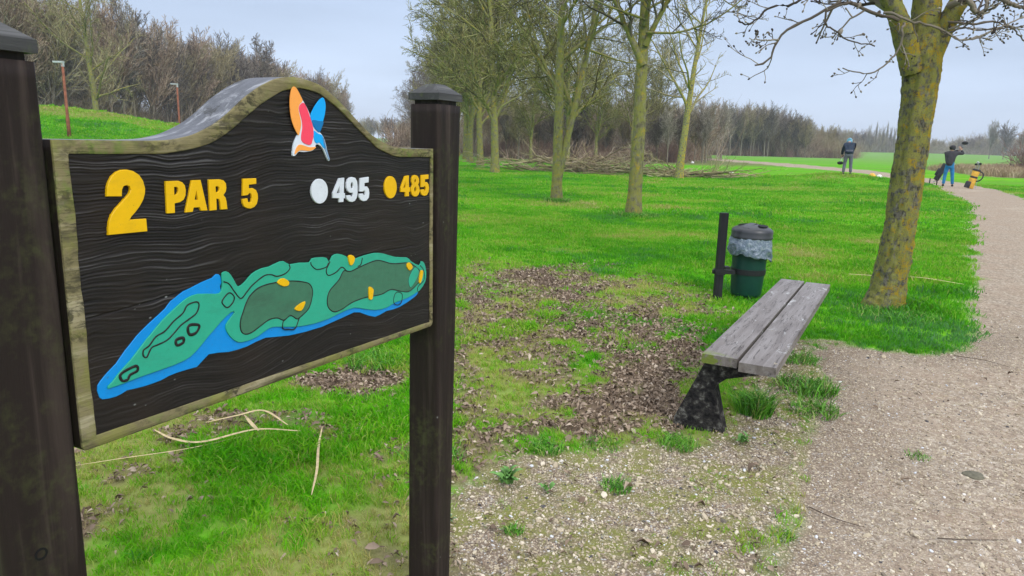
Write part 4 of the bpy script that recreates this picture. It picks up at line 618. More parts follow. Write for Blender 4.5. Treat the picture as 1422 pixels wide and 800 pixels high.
hm = plate('map_water', BD['blue'], [], .0055, .0020, M['mapblue'], board, 2, .0025, .0006)
plate('map_land', BD['teal'], [], .0020, -.0012, M['mapteal'], board, 2, .0012, .0006)
for q in BD['green']: plate('map_fairway', q, [], -.0008, -.0018, M['mapgreen'], board, 3, .0008, .0002)
plate('map_green', BD['island'], [], -.0012, -.0024, M['mapteal'], board, 3, 0, .0002)
for q in BD['yellow']: plate('map_bunker', q, [], -.001, -.0052, M['Y'], board, 2, .0006, .0006)
for w, closed, q in BD['groove']:
    P = smooth_closed(q, 5) if closed else smooth_line([(a, b, 0) for a, b in q], len(q)*5)[:, :2]
    n = len(P); T2 = (np.roll(P, -1, 0)-np.roll(P, 1, 0)) if closed else np.gradient(P, axis=0); T2 /= np.linalg.norm(T2, axis=1, keepdims=True)+1e-9
    nr = np.stack([-T2[:, 1], T2[:, 0]], 1)*(.00125*w*(.75+.6*fbm(P[:, 0]*200, P[:, 1]*200, 6)))[:, None]
    dz = -.0021; V = np.concatenate([np.stack([Q[:, 0], np.full(n, d), OZ+Q[:, 1]], 1) for Q, d in ((P-nr, dz+.0018), (P-nr*.9, dz), (P+nr*.9, dz), (P+nr, dz+.0018))])
    i = np.arange(n if closed else n-1); j = (i+1) % n; F = np.concatenate([np.stack([i+a*n, j+a*n, j+(a+1)*n, i+(a+1)*n], 1) for a in range(3)])
    obj('map_line', mesh_np('map_line', V, F, M['groove']), board)
# posts
def post(u0, u1, twist, label):
    nz = 70; zs = np.linspace(-.15, 1.597, nz); D_ = .098; c = .004; sec = [(u0+c, 0), (u1-c, 0), (u1, c), (u1, D_-c), (u1-c, D_), (u0+c, D_), (u0, D_-c), (u0, c)]
    sec2 = []
    for i in range(8):
        a, b = np.array(sec[i]), np.array(sec[(i+1) % 8]); k = 8 if np.linalg.norm(b-a) > .02 else 1
        sec2 += [tuple(a+(b-a)*t/k) for t in range(k)]
    sec = np.array(sec2); m_ = len(sec); V = []
    for z in zs:
        a = R_(twist)*(1.6-z)/1.45; q = sec-np.array([u0, 0]); w = .0009*(fbm(sec[:, 0]*90+sec[:, 1]*70, np.full(m_, z*4), 8)-.5)
        X = u0+q[:, 0]*math.cos(a)-q[:, 1]*math.sin(a); Y = q[:, 0]*math.sin(a)+q[:, 1]*math.cos(a); V.append(np.stack([X+w, Y+w, np.full(m_, z)], 1))
    V = np.concatenate(V); i = np.arange(m_); F = np.concatenate([np.stack([k*m_+i, k*m_+(i+1) % m_, (k+1)*m_+(i+1) % m_, (k+1)*m_+i], 1) for k in range(nz-1)])
    cap = np.arange(m_)[None]+(nz-1)*m_
    p = obj('post', mesh_np('post', V, [F, cap], M['post']), sign); p['label'] = label
    bm = bmesh.new(); add_box(bm, u0+.010, u1-.010, .010, D_-.010, 1.5975, 1.610); bm_obj('post_neck', bm, M['post'], p)
    bm = bmesh.new(); x0, x1, y0, y1 = u0-.003, u1+.003, -.003, D_+.003; lo = [(x0, y0), (x1, y0), (x1, y1), (x0, y1)]; cx, cy = (x0+x1)/2, (y0+y1)/2
    L = [(lo, 1.609), (lo, 1.628), ([(cx+(a-cx)*.40, cy+(b-cy)*.30) for a, b in lo], 1.6555)]; rings = [[bm.verts.new((a, b, z)) for a, b in q] for q, z in L]
    bm.faces.new(rings[0][::-1]); bm.faces.new(rings[-1])
    for r1_, r2_ in zip(rings, rings[1:]):
        for i in range(4): bm.faces.new((r1_[i], r1_[(i+1) % 4], r2_[(i+1) % 4], r2_[i]))
    bm_obj('post_cap', bm, M['cap'], p, bevel=.0018, seg=2)
    return p
pr_ = post(1.085, 1.205, 10.5, 'right post standing farther from the camera'); pl_ = post(-.137, -.012, 0, 'left post nearest to the camera')
M['hole'] = simple('dark_hole', (.006, .006, .006), .9)
def bolt_hole(x, y, z, ax, par):
    bm = bmesh.new(); r = .009; ang = Matrix.Rotation(R_(90), 4, 'X') if ax == 'y' else Matrix.Rotation(R_(90), 4, 'Y')
    add_lathe(bm, [(r*1.15, -.001), (r*1.15, .0006), (r*.8, .0008), (r*.75, -.0006)], 16, M=Matrix.Translation((x, y, z)) @ ang); bm_obj('bolt_hole', bm, M['hole'], par)
bolt_hole(-.083, -.0004, .83, 'y', pl_); bolt_hole(1.0825, .05, .925, 'x', pr_)

# ------------------------------------------------------------------ bench
BA = Vector((.985, 3.56, 0)); bench = empty('park_bench', (BA.x, BA.y, gz(1.3, 4)-.0), 0)
be = Vector((.478, .878, 0)); bc = Vector((.878, -.478, 0)); BM = Matrix((( bc.x, be.x, 0, 0), (bc.y, be.y, 0, 0), (0, 0, 1, 0), (0, 0, 0, 1)))   # local (c, a, z)
bench.rotation_euler = (0, 0, math.atan2(bc.y, bc.x))
tag(bench, 'backless bench of two weathered grey planks on black concrete legs', 'bench')
def plank_mat():
    m, t, b, o = new_mat('flaking_bench_plank'); v = coords(t, scale=(1, .07, 1)); raw = coords(t)
    g = noise(t, v, 26, 6, .65, .5); c = cramp(t, g, [(.25, (.075, .060, .052)), (.45, (.165, .142, .13)), (.75, (.26, .238, .228))])
    crk = cramp(t, noise(t, coords(t, scale=(1, .10, 1)), 55, 5, .7, 1.2), [(.36, 1.), (.42, 0.)]); c = mixc(t, mth(t, 'MULTIPLY', crk, .8), c, (.05, .04, .035))
    fl = cramp(t, noise(t, coords(t, scale=(1, .38, 1)), 9, 6, .75, .8), [(.60, 0.), (.625, .8)]); c = mixc(t, fl, c, (.48, .48, .47))
    fl2 = cramp(t, noise(t, coords(t, scale=(1, .5, 1)), 12, 5, .7), [(.66, 0.), (.69, 1.)]); c = mixc(t, fl2, c, (.36, .31, .22))
    sx = N(t, 'ShaderNodeSeparateXYZ'); t.links.new(raw, sx.inputs[0])
    gm = mixc(t, 1., cramp(t, sx.outputs[1], [(.0, 1.), (.10, 0.)]), cramp(t, mth(t, 'ADD', mth(t, 'MULTIPLY', sx.outputs[0], -2.), noise(t, raw, 30, 4)), [(.28, 0.), (.42, 1.)]), 'MULTIPLY')
    c = mixc(t, gm, c, (.15, .19, .03))
    t.links.new(c, b.inputs['Base Color']); b.inputs['Roughness'].default_value = .5; b.inputs['Specular IOR Level'].default_value = .45
    h = mth(t, 'ADD', g, mth(t, 'ADD', mth(t, 'MULTIPLY', crk, -.8), mth(t, 'MULTIPLY', fl, .5))); bump(t, b, h, .7, .004); return m
M['plank'] = plank_mat()
for c0, c1, a0, a1, l in ((0, .176, 0, 2.53, 'left plank with flaked paint and a mossy near end'), (.194, .371, -.05, 2.50, 'right plank nearer the path')):
    bm = bmesh.new(); add_box(bm, c0, c1, a0, a1, .402, .450); o = bm_obj('plank', bm, M['plank'], bench, bevel=.006, seg=3); o['label'] = l
M['conc'] = simple('black_painted_concrete', (.030, .028, .030), .8, .5, 34, .8, .01, .1, stops=[(.35, (.012, .011, .012)), (.52, (.035, .032, .031)), (.61, (.075, .07, .062)), (.67, (.17, .165, .15))])
prof = [(-.155, -.12), (-.15, .02), (-.145, .05), (0.005, .401), (.366, .401), (.350, .378), (.112, .305), (.062, .262), (.055, .235), (.150, -.12)]
for a in (.10, 2.22):
    bm = bmesh.new(); add_prism(bm, prof, lambda p, q, w: Vector((p, w, q)), a, a+.10); bm_obj('leg', bm, M['conc'], bench, bevel=.006, seg=2)
M['bolt'] = simple('rusty_bolt', (.12, .08, .06), .6)
# ------------------------------------------------------------------ bin
bx, by = 2.06, 7.07; gb = gz(bx, by); lb = empty('litter_bin', (bx, by, gb)); lb.scale = (1, 1, .96)
tag(lb, 'dark green litter bin with black lid and bluish bag, strapped to a short black post', 'litter bin')
M['bgreen'] = simple('bin_green_plastic', (.004, .045, .032), .4, .15, 12, .1, .002, .4, stops=[(.3, (.004, .040, .030)), (.8, (.008, .058, .042))])
M['blid'] = simple('bin_lid_black', (.040, .042, .048), .42, .2, 10, .15, .002, .5); M['bblack'] = simple('black_steel', (.018, .018, .020), .5, .3, 30)
M['postblk'] = wood_mat('black_plastic_post', (.016, .016, .018), (.04, .04, .042), 2, 20, False, 0, .3)
bm = bmesh.new(); add_box(bm, -.036, .036, -.036, .036, -.2, .90); p = bm_obj('post', bm, M['postblk'], lb, bevel=.004)
TL = Matrix.Translation((.315, .11, .0)) @ Matrix.Rotation(R_(1.0), 4, 'Y')
bm = bmesh.new(); add_lathe(bm, [(.132, .03), (.142, .034), (.150, .06), (.163, .30), (.176, .62), (.178, .63)], 40, M=TL); body = bm_obj('body', bm, M['bgreen'], lb, True)
bm = bmesh.new(); add_lathe(bm, [(.163, .262), (.170, .262), (.172, .318), (.165, .318)], 40, M=TL); bm_obj('strap', bm, M['bblack'], lb)
# bag: crumpled film hanging lower on the right
rb = np.random.default_rng(4); n = 96; V = []; lv = 22
for j in range(lv):
    f = j/(lv-1)
    for i in range(n):
        a = 2*math.pi*i/n; dirx = math.cos(a); low = .44-.055*dirx-.03*math.sin(a-1)+.012*math.sin(5*a)+.006*math.sin(13*a)
        z = .665+(low-.665)*f; q = .182+.018*f+.012*math.sin(f*3.1)*(1-.4*dirx); k = (fbm(np.array([a*5.5+f*3.]), np.array([f*3.5-a*1.3]), 6)[0]-.5)*.045*(.4+f)+.006*abs(math.sin(a*9+f*4))
        V.append(TL @ Vector(((q+k)*math.cos(a), (q+k)*math.sin(a), z+.02*(vn(np.array([a*4.]), np.array([f*2.]), 3)[0]-.5))))
i = np.arange(n); F = np.concatenate([np.stack([j*n+i, j*n+(i+1) % n, (j+1)*n+(i+1) % n, (j+1)*n+i], 1) for j in range(lv-1)])
bagm, t, b, o_ = new_mat('bin_bag_film'); t.links.new(cramp(t, noise(t, coords(t), 26, 5, .7, 1.5), [(.3, (.075, .11, .16)), (.5, (.16, .21, .27)), (.72, (.42, .46, .51))]), b.inputs['Base Color']); b.inputs['Roughness'].default_value = .28; b.inputs['Specular IOR Level'].default_value = .6
bump(t, b, noise(t, coords(t), 38, 4, .6, 1.2), .6, .02)
o = obj('bin_bag', mesh_np('bin_bag', np.array([tuple(v) for v in V]), F, bagm, True), lb); md = o.modifiers.new('thick', 'SOLIDIFY'); md.thickness = .002
bm = bmesh.new()
def lidw(a, j): return 0
add_lathe(bm, [(.170, .628), (.198, .636), (.204, .650), (.198, .662), (.200, .70), (.196, .724), (.178, .742), (.13, .762), (.07, .778), (.0, .782)], 48, M=TL)
bmesh.ops.remove_doubles(bm, verts=bm.verts, dist=.0005); lid = bm_obj('lid', bm, M['blid'], lb, True)
# dark plates painting the shade of throw-in openings either side of a raised bridge
M['lid_shade'] = simple('painted_opening_shade', (.010, .010, .012), .8)
for s, l in ((1, 1), (-1, 1)):
    bm = bmesh.new(); A = []
    for i in range(20):
        a = 2*math.pi*i/20; px = .065*math.cos(a)*(1.0); py = s*(.105)+.042*math.sin(a); r = math.hypot(px, py); z = .7845-.30*r**1.35*1.0
        A.append(bm.verts.new(TL @ Matrix.Rotation(R_(50), 4, 'Z') @ Vector((px*1.3, py, max(z, .742)+.0035))))
    bm.faces.new(A); r_ = bmesh.ops.extrude_face_region(bm, geom=bm.faces[:]); [setattr(v, 'co', v.co+Vector((0, 0, .003))) for v in r_['geom'] if isinstance(v, bmesh.types.BMVert)]
    bm_obj('lid_opening', bm, M['lid_shade'], lid)
bm = bmesh.new(); P = [(-.16, .752), (-.08, .775), (0, .792), (.08, .775), (.16, .752)]
add_prism(bm, [(a, b_) for a, b_ in P]+[(.16, .735), (-.16, .735)], lambda p_, q, w: (TL @ Matrix.Rotation(R_(50), 4, 'Z')) @ Vector((p_, w, q)), -.032, .032); bm_obj('lid_bridge', bm, M['blid'], lid, bevel=.006, seg=2)
bm = bmesh.new(); add_box(bm, -.048, .048, -.046, .046, .262, .318); add_box(bm, .04, .155, -.012, .05, .268, .305); add_box(bm, .05, .10, -.02, .06, .318, .345); add_box(bm, -.07, -.048, -.02, .01, .27, .31); bm_obj('bracket', bm, M['bblack'], lb, bevel=.002)
# ------------------------------------------------------------------ lamp posts
M['rust'] = simple('rusty_lamp_pole', (.24, .085, .045), .8, .4, 6); M['zinc'] = simple('zinc_lamp_head', (.45, .47, .50), .5)
for x, y, top, label in ((-21.30, 35.0, 4.63, 'nearer brown lamp post on the green mound with flat grey head'), (-22.85, 50.0, 4.72, 'farther brown lamp post rising behind the curved top edge of the sign')):
    g = float(terr(x, y)); r = empty('street_lamp', (x, y, g)); tag(r, label, 'lamp post', 'brown lamp posts on the mound'); h = top-g
    bm = bmesh.new(); add_lathe(bm, [(.085, -.3), (.082, .9), (.065, .95), (.055, h-.1)], 12); bm_obj('pole', bm, M['rust'], r, True)
    bm = bmesh.new(); add_box(bm, -.42, .06, -.07, .07, h-.08, h+.0); add_box(bm, -.05, .06, -.05, .05, h-.25, h-.08); bm_obj('lamp_head', bm, M['zinc'], r, bevel=.015)
# ------------------------------------------------------------------ people
def skin(name, pts, edges, mat, parent, root, sub=2):
    names = list(pts); me = bpy.data.meshes.new(name); me.from_pydata([pts[k][:3] for k in names], [(names.index(a), names.index(b_)) for a, b_ in edges], [])
    o = bpy.data.objects.new(name, me); COL.objects.link(o); md = o.modifiers.new('s', 'SKIN'); md.use_smooth_shade = True; sv = me.skin_vertices[0].data
    for i, k in enumerate(names):
        r = pts[k][3]; sv[i].radius = r if isinstance(r, tuple) else (r, r); sv[i].use_root = (k == root)
    m2 = o.modifiers.new('d', 'SUBSURF'); m2.levels = sub; m2.render_levels = sub
    bpy.context.view_layer.update(); dg = bpy.context.evaluated_depsgraph_get(); nm = bpy.data.meshes.new_from_object(o.evaluated_get(dg)); nm.name = name
    bpy.data.objects.remove(o); nm.materials.clear(); nm.materials.append(mat); return obj(name, nm, parent)
M['skin'] = simple('skin', (.50, .30, .22), .6, .08); M['navy'] = simple('navy_jacket', (.012, .024, .048), .7, .25, 8, .4, .02); M['black'] = simple('black_jacket', (.040, .038, .045), .75, .25, 8, .4, .02)
M['greytr'] = simple('grey_trousers', (.13, .13, .17), .8, .2, 9, .4, .02); M['jeans'] = simple('blue_jeans', (.02, .19, .42), .8, .25, 9, .4, .02); M['shoe'] = simple('black_shoe', (.02, .02, .022), .5); M['sole'] = simple('white_sole', (.6, .6, .6), .6)
M['capb'] = simple('light_blue_cap', (.22, .48, .68), .7); M['capk'] = simple('dark_cap', (.03, .028, .032), .7); M['chrome'] = simple('club_steel', (.55, .55, .57), .3, metal=1); M['yel'] = simple('yellow_bag', (.78, .44, .06), .6, .2, 8); M['rub'] = simple('black_rubber', (.02, .02, .02), .7)
def hand(P, d, up, pts, edges, base, tag_):
    d = Vector(d).normalized(); up = Vector(up).normalized(); sd = d.cross(up).normalized(); P = Vector(P); pm = P+d*.07
    pts['palm'+tag_] = (*pm, .032); edges.append((base, 'palm'+tag_))
    for i, (off, L) in enumerate(((-.03, .062), (-.01, .072), (.012, .068), (.032, .052))):
        a = pm+sd*off+d*.03; b_ = a+d*L*.55+up*.012; c_ = b_+d*L*.25+up*.03
        for nm, q, r, pv in (('a', a, .011, 'palm'+tag_), ('b', b_, .010, None), ('c', c_, .008, None)):
            k = 'f%s%d%s' % (nm, i, tag_); pts[k] = (*q, r)
        edges += [('palm'+tag_, 'fa%d%s' % (i, tag_)), ('fa%d%s' % (i, tag_), 'fb%d%s' % (i, tag_)), ('fb%d%s' % (i, tag_), 'fc%d%s' % (i, tag_))]
    th = pm-sd*.035; pts['th'+tag_] = (*th, .012); pts['ti'+tag_] = (*(th-sd*.015+d*.035+up*.02), .009); edges += [('palm'+tag_, 'th'+tag_), ('th'+tag_, 'ti'+tag_)]
def golfer(loc, rz, K, label, mats, armL, armR, club, clubhead, headmat):
    r = empty('person', loc, rz); tag(r, label, 'person')
    # body: one continuous figure
    p = {'pel': (0, 0, .93, .085), 'wa': (*K['waist'], (.09, .07)), 'ch': (*K['chest'], (.11, .07)), 'ne': (*K['neck'], .055), 'he': (*K['head'], (.085, .10)), 'ht': (*(Vector(K['head'])+Vector(K['hup'])*.09), .07)}
    e = [('pel', 'wa'), ('wa', 'ch'), ('ch', 'ne'), ('ne', 'he'), ('he', 'ht')]
    for s, A in (('L', armL), ('R', armR)):
        for k, q, rad in zip(('s', 'e', 'w'), A, (.055, .042, .028)): p[k+s] = (*q, rad)
        e += [('ch', 's'+s), ('s'+s, 'e'+s), ('e'+s, 'w'+s)]; hand(A[2], Vector(A[2])-Vector(A[1]), (0, -.3, 1) if A[2][2] < 1.2 else (0, 1, .2), p, e, 'w'+s, s)
    for s in 'LR':
        h, kn, an = K['leg'+s]; p['h'+s] = (*h, .085); p['k'+s] = (*kn, .055); p['a'+s] = (*an, .038); p['t'+s] = (an[0], an[1]+.16, .03, .03); e += [('pel', 'h'+s), ('h'+s, 'k'+s), ('k'+s, 'a'+s), ('a'+s, 't'+s)]
    skin('body', p, e, M['skin'], r, 'pel')
    # jacket
    q = {k: p[k] for k in ('wa', 'ch')}; q['hm2'] = (0, -.01, .86, (.15, .125)); q['hem'] = (0, -.01, .94, (.175, .135)); q['wa'] = (*K['waist'], (.20, .15)); q['ch'] = (*K['chest'], (.23, .165)); q['co'] = (*(Vector(K['chest'])*.2+Vector(K['neck'])*.8), (.085, .085)); je = [('hm2', 'hem'), ('hem', 'wa'), ('wa', 'ch'), ('ch', 'co')]
    for s, A in (('L', armL), ('R', armR)):
        w = Vector(A[1]).lerp(Vector(A[2]), .92)
        for k, c_, rad in (('s', A[0], .092), ('e', A[1], .072), ('w', w, .052)): q[k+s] = (*c_, rad)
        je += [('ch', 's'+s), ('s'+s, 'e'+s), ('e'+s, 'w'+s)]
    skin('jacket', q, je, mats[0], r, 'wa')
    q = {'top': (0, 0, 1.04, (.145, .115)), 'pel': (0, 0, .95, (.155, .125)), 'cr': (0, 0, .86, (.13, .11))}; je = [('top', 'pel'), ('pel', 'cr')]
    for s in 'LR':
        h, kn, an = K['leg'+s]; q['h'+s] = (h[0], h[1], h[2]-.08, (.105, .105)); q['m'+s] = (*((Vector(h)+Vector(kn))/2), .092); q['k'+s] = (*kn, .075); q['c'+s] = (*((Vector(an)+Vector(kn))/2), .07); q['a'+s] = (an[0], an[1], .09, .062)
        je += [('cr', 'h'+s), ('h'+s, 'm'+s), ('m'+s, 'k'+s), ('k'+s, 'c'+s), ('c'+s, 'a'+s)]
    skin('trousers', q, je, mats[1], r, 'pel')
    for s in 'LR':
        an = K['leg'+s][2]; skin('shoe', {'a': (an[0], an[1]-.04, .055, .05), 'b': (an[0], an[1]+.08, .05, (.05, .045)), 'c': (an[0]+(.02 if s == 'R' else -.02), an[1]+.2, .04, (.045, .035))}, [('a', 'b'), ('b', 'c')], M['shoe'], r, 'a')
    hd = Vector(K['head']); up = Vector(K['hup']).normalized(); rot = up.to_track_quat('Z', 'Y').to_matrix().to_4x4()
    bm = bmesh.new(); add_lathe(bm, [(.100, -.06), (.112, -.02), (.116, .03), (.105, .09), (.065, .135), (.0, .15)], 20, M=Matrix.Translation(hd) @ rot); bmesh.ops.remove_doubles(bm, verts=bm.verts, dist=.001)
    A = [(.09*math.cos(a), .06+.12*math.sin(a)) for a in np.linspace(0, math.pi, 9)]; add_prism(bm, A, lambda a, b_, w: Matrix.Translation(hd) @ rot @ Vector((a, b_, w)), .03, .042); bm_obj('cap', bm, mats[2], r, True)
    c0, c1 = Vector(club[0]), Vector(club[1]); cr = empty('golf_club', loc, rz); tag(cr, clubhead, 'golf club')
    one_tube('shaft', [c0, (c0+c1)/2, c1], .011, 6, M['chrome'], cr)
    bm = bmesh.new(); bmesh.ops.create_icosphere(bm, subdivisions=3, radius=.10); [setattr(v, 'co', c1+Vector((v.co.x*1.25, v.co.y*.8, v.co.z*.75+.0*v.co.x))) for v in bm.verts]; bm_obj('club_head', bm, M['rub'], cr, True)
    one_tube('grip', [c0+(c0-c1)*.02, c0+(c1-c0)*.25], .017, 6, M['rub'], cr, 4)
    return r
g1 = (14.62, 32.2); g2 = (18.75, 31.6)
K1 = dict(waist=(0, .06, 1.08), chest=(-.02, .22, 1.26), neck=(-.03, .36, 1.40), head=(-.03, .46, 1.45), hup=(0, .45, .75), legL=((-.09, 0, .90), (-.125, .04, .5), (-.145, -.01, .09)), legR=((.09, 0, .90), (.12, .03, .5), (.15, 0, .09)))
golfer((g1[0], g1[1], gz(*g1)+.0), R_(-24), K1, 'stooping golfer in dark blue jacket, grey trousers and light blue cap seen from behind', (M['navy'], M['greytr'], M['capb']),
       ((-.19, .24, 1.30), (-.26, .30, 1.04), (-.27, .36, .84)), ((.16, .26, 1.30), (.14, .42, 1.02), (-.10, .46, .86)), ((-.22, .40, .84), (-.31, .24, .50)), 'club with black head held low by the stooping golfer', None)
K2 = dict(waist=(-.02, .0, 1.12), chest=(-.03, .02, 1.34), neck=(.0, .03, 1.53), head=(.01, .05, 1.62), hup=(.1, .1, 1), legL=((-.09, 0, .92), (-.13, .03, .5), (-.15, 0, .09)), legR=((.09, 0, .92), (.14, .0, .5), (.19, -.06, .09)))
golfer((g2[0], g2[1], gz(*g2)), R_(-30), K2, 'golfer in black jacket and blue jeans swinging with raised arms beside the yellow bag', (M['black'], M['jeans'], M['capk']),
       ((-.20, .02, 1.42), (.02, .30, 1.42), (.26, .16, 1.56)), ((.18, .03, 1.44), (.45, .06, 1.40), (.33, .10, 1.58)), ((.34, .12, 1.62), (.44, .10, 1.86)), 'club with black head raised above the golfer in blue jeans', None)
# trolley with black bag
tx, ty = 18.62, 32.4; tr = empty('golf_trolley', (tx, ty, gz(tx, ty)), R_(-30)); tag(tr, 'black golf bag on a two wheeled push trolley behind the golfer in blue jeans', 'golf trolley')
for s in (-.16, .12):
    bm = bmesh.new(); MM = Matrix.Translation((s, 0, .15)) @ Matrix.Rotation(R_(90), 4, 'Y') @ Matrix.Rotation(R_(0), 4, 'X')
    add_lathe(bm, [(.10, -.02), (.145, -.022), (.155, 0), (.145, .022), (.10, .02)], 20, M=MM); w = bm_obj('wheel', bm, M['rub'], tr, True)
    bm = bmesh.new(); add_lathe(bm, [(.02, -.03), (.02, .03)], 10, M=MM)
    for k in range(3): add_box(bm, -.10, .10, -.008, .008, -.008, .008, MM @ Matrix.Rotation(k*math.pi/3, 4, 'Z'))
    bm_obj('hub', bm, M['zinc'], w)
LB = Matrix.Translation((.06, .02, .22)) @ Matrix.Rotation(R_(24), 4, 'Y') @ Matrix.Scale(.90, 4)
bm = bmesh.new(); add_lathe(bm, [(.10, 0), (.125, .02), (.12, .35), (.13, .70), (.135, .86), (.12, .87)], 20, M=LB); bm_obj('bag', bm, M['black'], tr, True)
bm = bmesh.new(); add_lathe(bm, [(.06, .2), (.08, .22), (.08, .55), (.06, .57)], 12, M=LB @ Matrix.Translation((-.12, 0, 0))); bm_obj('bag_pocket', bm, M['black'], tr, True)
one_tube('frame', [(-.05, 0, .13), (.2, 0, .28), (.55, 0, .72), (.72, 0, .98)], .018, 8, M['zinc'], tr)
one_tube('stand_leg', [(.2, 0, .30), (.35, 0, .1), (.42, 0, .03)], .014, 8, M['zinc'], tr)
# yellow stand bag
yx, yy = 19.22, 30.75; yb = empty('golf_bag', (yx, yy, gz(yx, yy)), R_(-32)); tag(yb, 'yellow and black golf stand bag on the path with clubs in the top', 'golf bag')
LY = Matrix.Translation((-.02, 0, .02)) @ Matrix.Rotation(R_(13), 4, 'Y')
bm = bmesh.new(); add_lathe(bm, [(.12, 0), (.14, .02), (.14, .3), (.13, .55), (.145, .78), (.135, .80)], 24, M=LY); bm_obj('bag_body', bm, M['yel'], yb, True)
bm = bmesh.new(); add_lathe(bm, [(.10, 0), (.115, .02), (.11, .25), (.08, .28)], 16, M=LY @ Matrix.Translation((-.10, -.08, 0))); bm_obj('bag_pocket', bm, M['black'], yb, True)
bm = bmesh.new(); add_lathe(bm, [(.147, .74), (.152, .75), (.15, .82), (.14, .82)], 24, M=LY); add_lathe(bm, [(.134, .44), (.140, .46), (.140, .50), (.134, .52)], 24, M=LY); bm_obj('bag_collar', bm, M['black'], yb, True)
one_tube('strap', [tuple(LY @ Vector(q)) for q in ((.13, -.03, .76), (.27, -.08, .70), (.30, -.1, .52), (.22, -.08, .38), (.13, -.03, .34))], .026, 8, M['black'], yb)
for k, (a, b_) in enumerate(((-.05, .02), (.03, .05), (.05, -.04), (-.02, -.05))):
    c_ = one_tube('club', [tuple(LY @ Vector((a, b_, .7))), tuple(LY @ Vector((a*1.4-.03, b_*1.4, .97+.03*k)))], .012, 6, M['chrome'], yb, 4)
    bm = bmesh.new(); bmesh.ops.create_icosphere(bm, subdivisions=2, radius=.045); [setattr(v, 'co', LY @ (Vector((v.co.x*1.3, v.co.y*.8, v.co.z))+Vector((a*1.4-.04, b_*1.4, 1.0+.03*k)))) for v in bm.verts]; bm_obj('club_head', bm, M['zinc'] if k % 2 else M['rub'], c_, True)
one_tube('stand_leg', [tuple(LY @ Vector((.08, .1, .72))), (.22, .30, .0)], .012, 6, M['zinc'], yb, 4)
# tee markers and small things on the lawn
M['wplast'] = simple('white_plastic', (.75, .74, .70), .4, .05)
def marker(px, py, col, label, s=.10):
    r = empty('tee_marker', (px, py, gz(px, py))); tag(r, label, 'tee marker')
    bm = bmesh.new(); add_lathe(bm, [(s, 0), (s*1.05, s*.3), (s*.8, s*.85), (s*.35, s*1.15), (0, s*1.2)], 16); bmesh.ops.remove_doubles(bm, verts=bm.verts, dist=.001); bm_obj('marker_dome', bm, M[col], r, True)
    bm = bmesh.new(); add_lathe(bm, [(s*.15, -.1), (s*.15, s*.1)], 8); bm_obj('spike', bm, M['zinc'], r)
marker(15.85, 32.4, 'yel', 'yellow tee marker on the tee right of the stooping golfer', .14); marker(16.15, 32.35, 'wplast', 'white tee marker right of the yellow one', .12)
marker(12.3, 41.5, 'wplast', 'white marker alone on the lawn left of the stooping golfer', .14)
marker(15.5, 64.0, 'wplast', 'small distant white marker at the far end of the path', .14)
# round stone sunk in the path
bm = bmesh.new(); add_lathe(bm, [(.048, -.02), (.046, .004), (.04, .008), (0, .009)], 20, 2.24, 3.22, wob=lambda a, j: .08*math.sin(3*a)+.05*math.sin(5*a)); M['stone'] = simple('flat_stone', (.13, .12, .085), .9, .3, 60); o = bm_obj('flat_stone', bm, M['stone'], None, True); o.location.z = gz(2.24, 3.22); tag(o, 'flat round olive grey stone sunk in the gravel path', 'stone')

# ------------------------------------------------------------------ trees
def bark(name, a, b_, lichen=None, ls=8, lt=.5, scale=14, bs=.8, bd=.02, rough=.9, l2=None):
    m, t, b, o = new_mat(name); v = coords(t, scale=(1, 1, .45)); raw = coords(t)
    n = noise(t, v, scale, 6, .65, .3); c = cramp(t, n, [(.3, a), (.7, b_)])
    if lichen:
        f = cramp(t, noise(t, raw, ls, 6, .7, .2), [(lt-.03, 0.), (lt+.07, 1.)]); f = mixc(t, 1., f, cramp(t, noise(t, raw, ls*9, 3, .7), [(.36, .25), (.52, 1.)]), 'MULTIPLY'); c = mixc(t, f, c, lichen)
    if l2:
        nn = noise(t, raw, ls*.7, 6, .75, .4)
        if name == 'lichen_bark':
            gn = N(t, 'ShaderNodeNewGeometry'); sx = N(t, 'ShaderNodeSeparateXYZ'); t.links.new(gn.outputs['Normal'], sx.inputs[0]); nn = mth(t, 'ADD', nn, mth(t, 'MULTIPLY', sx.outputs[0], .07))
        f = cramp(t, nn, [(l2[1], 0.), (l2[1]+.06, 1.)]); f = mixc(t, 1., f, cramp(t, noise(t, raw, ls*7, 3, .7), [(.4, .2), (.55, 1.)]), 'MULTIPLY'); c = mixc(t, f, c, l2[0])
    t.links.new(c, b.inputs['Base Color']); b.inputs['Roughness'].default_value = rough; b.inputs['Specular IOR Level'].default_value = .1
    bump(t, b, mth(t, 'ADD', n, noise(t, raw, scale*4, 4, .7)), bs, bd); return m
M['lichen'] = bark('lichen_bark', (.030, .026, .020), (.36, .345, .28), (.42, .41, .10), 13, .45, 46, 1., .03, l2=((.60, .41, .03), .518))
M['olive'] = bark('mossy_olive_bark', (.09, .08, .045), (.30, .28, .17), (.26, .26, .06), 7, .46, 20, 1., .02, l2=((.44, .31, .03), .56))
M['olivetw'] = simple('mossy_olive_twigs', (.17, .165, .065), .9, .3, 3, 0, .001, .1, stops=[(.3, (.15, .135, .055)), (.6, (.29, .27, .09)), (.8, (.40, .37, .15))])
M['greytw'] = simple('grey_brown_twigs', (.12, .10, .08), .9, .3, 3, 0, .001, .1, stops=[(.3, (.11, .09, .072)), (.6, (.21, .18, .145)), (.8, (.33, .29, .23))])
M['brown'] = simple('brown_twigs', (.20, .145, .10), .9, .3, 2, 0, .001, .1, stops=[(.3, (.28, .20, .14)), (.6, (.46, .34, .24)), (.8, (.56, .45, .33))])
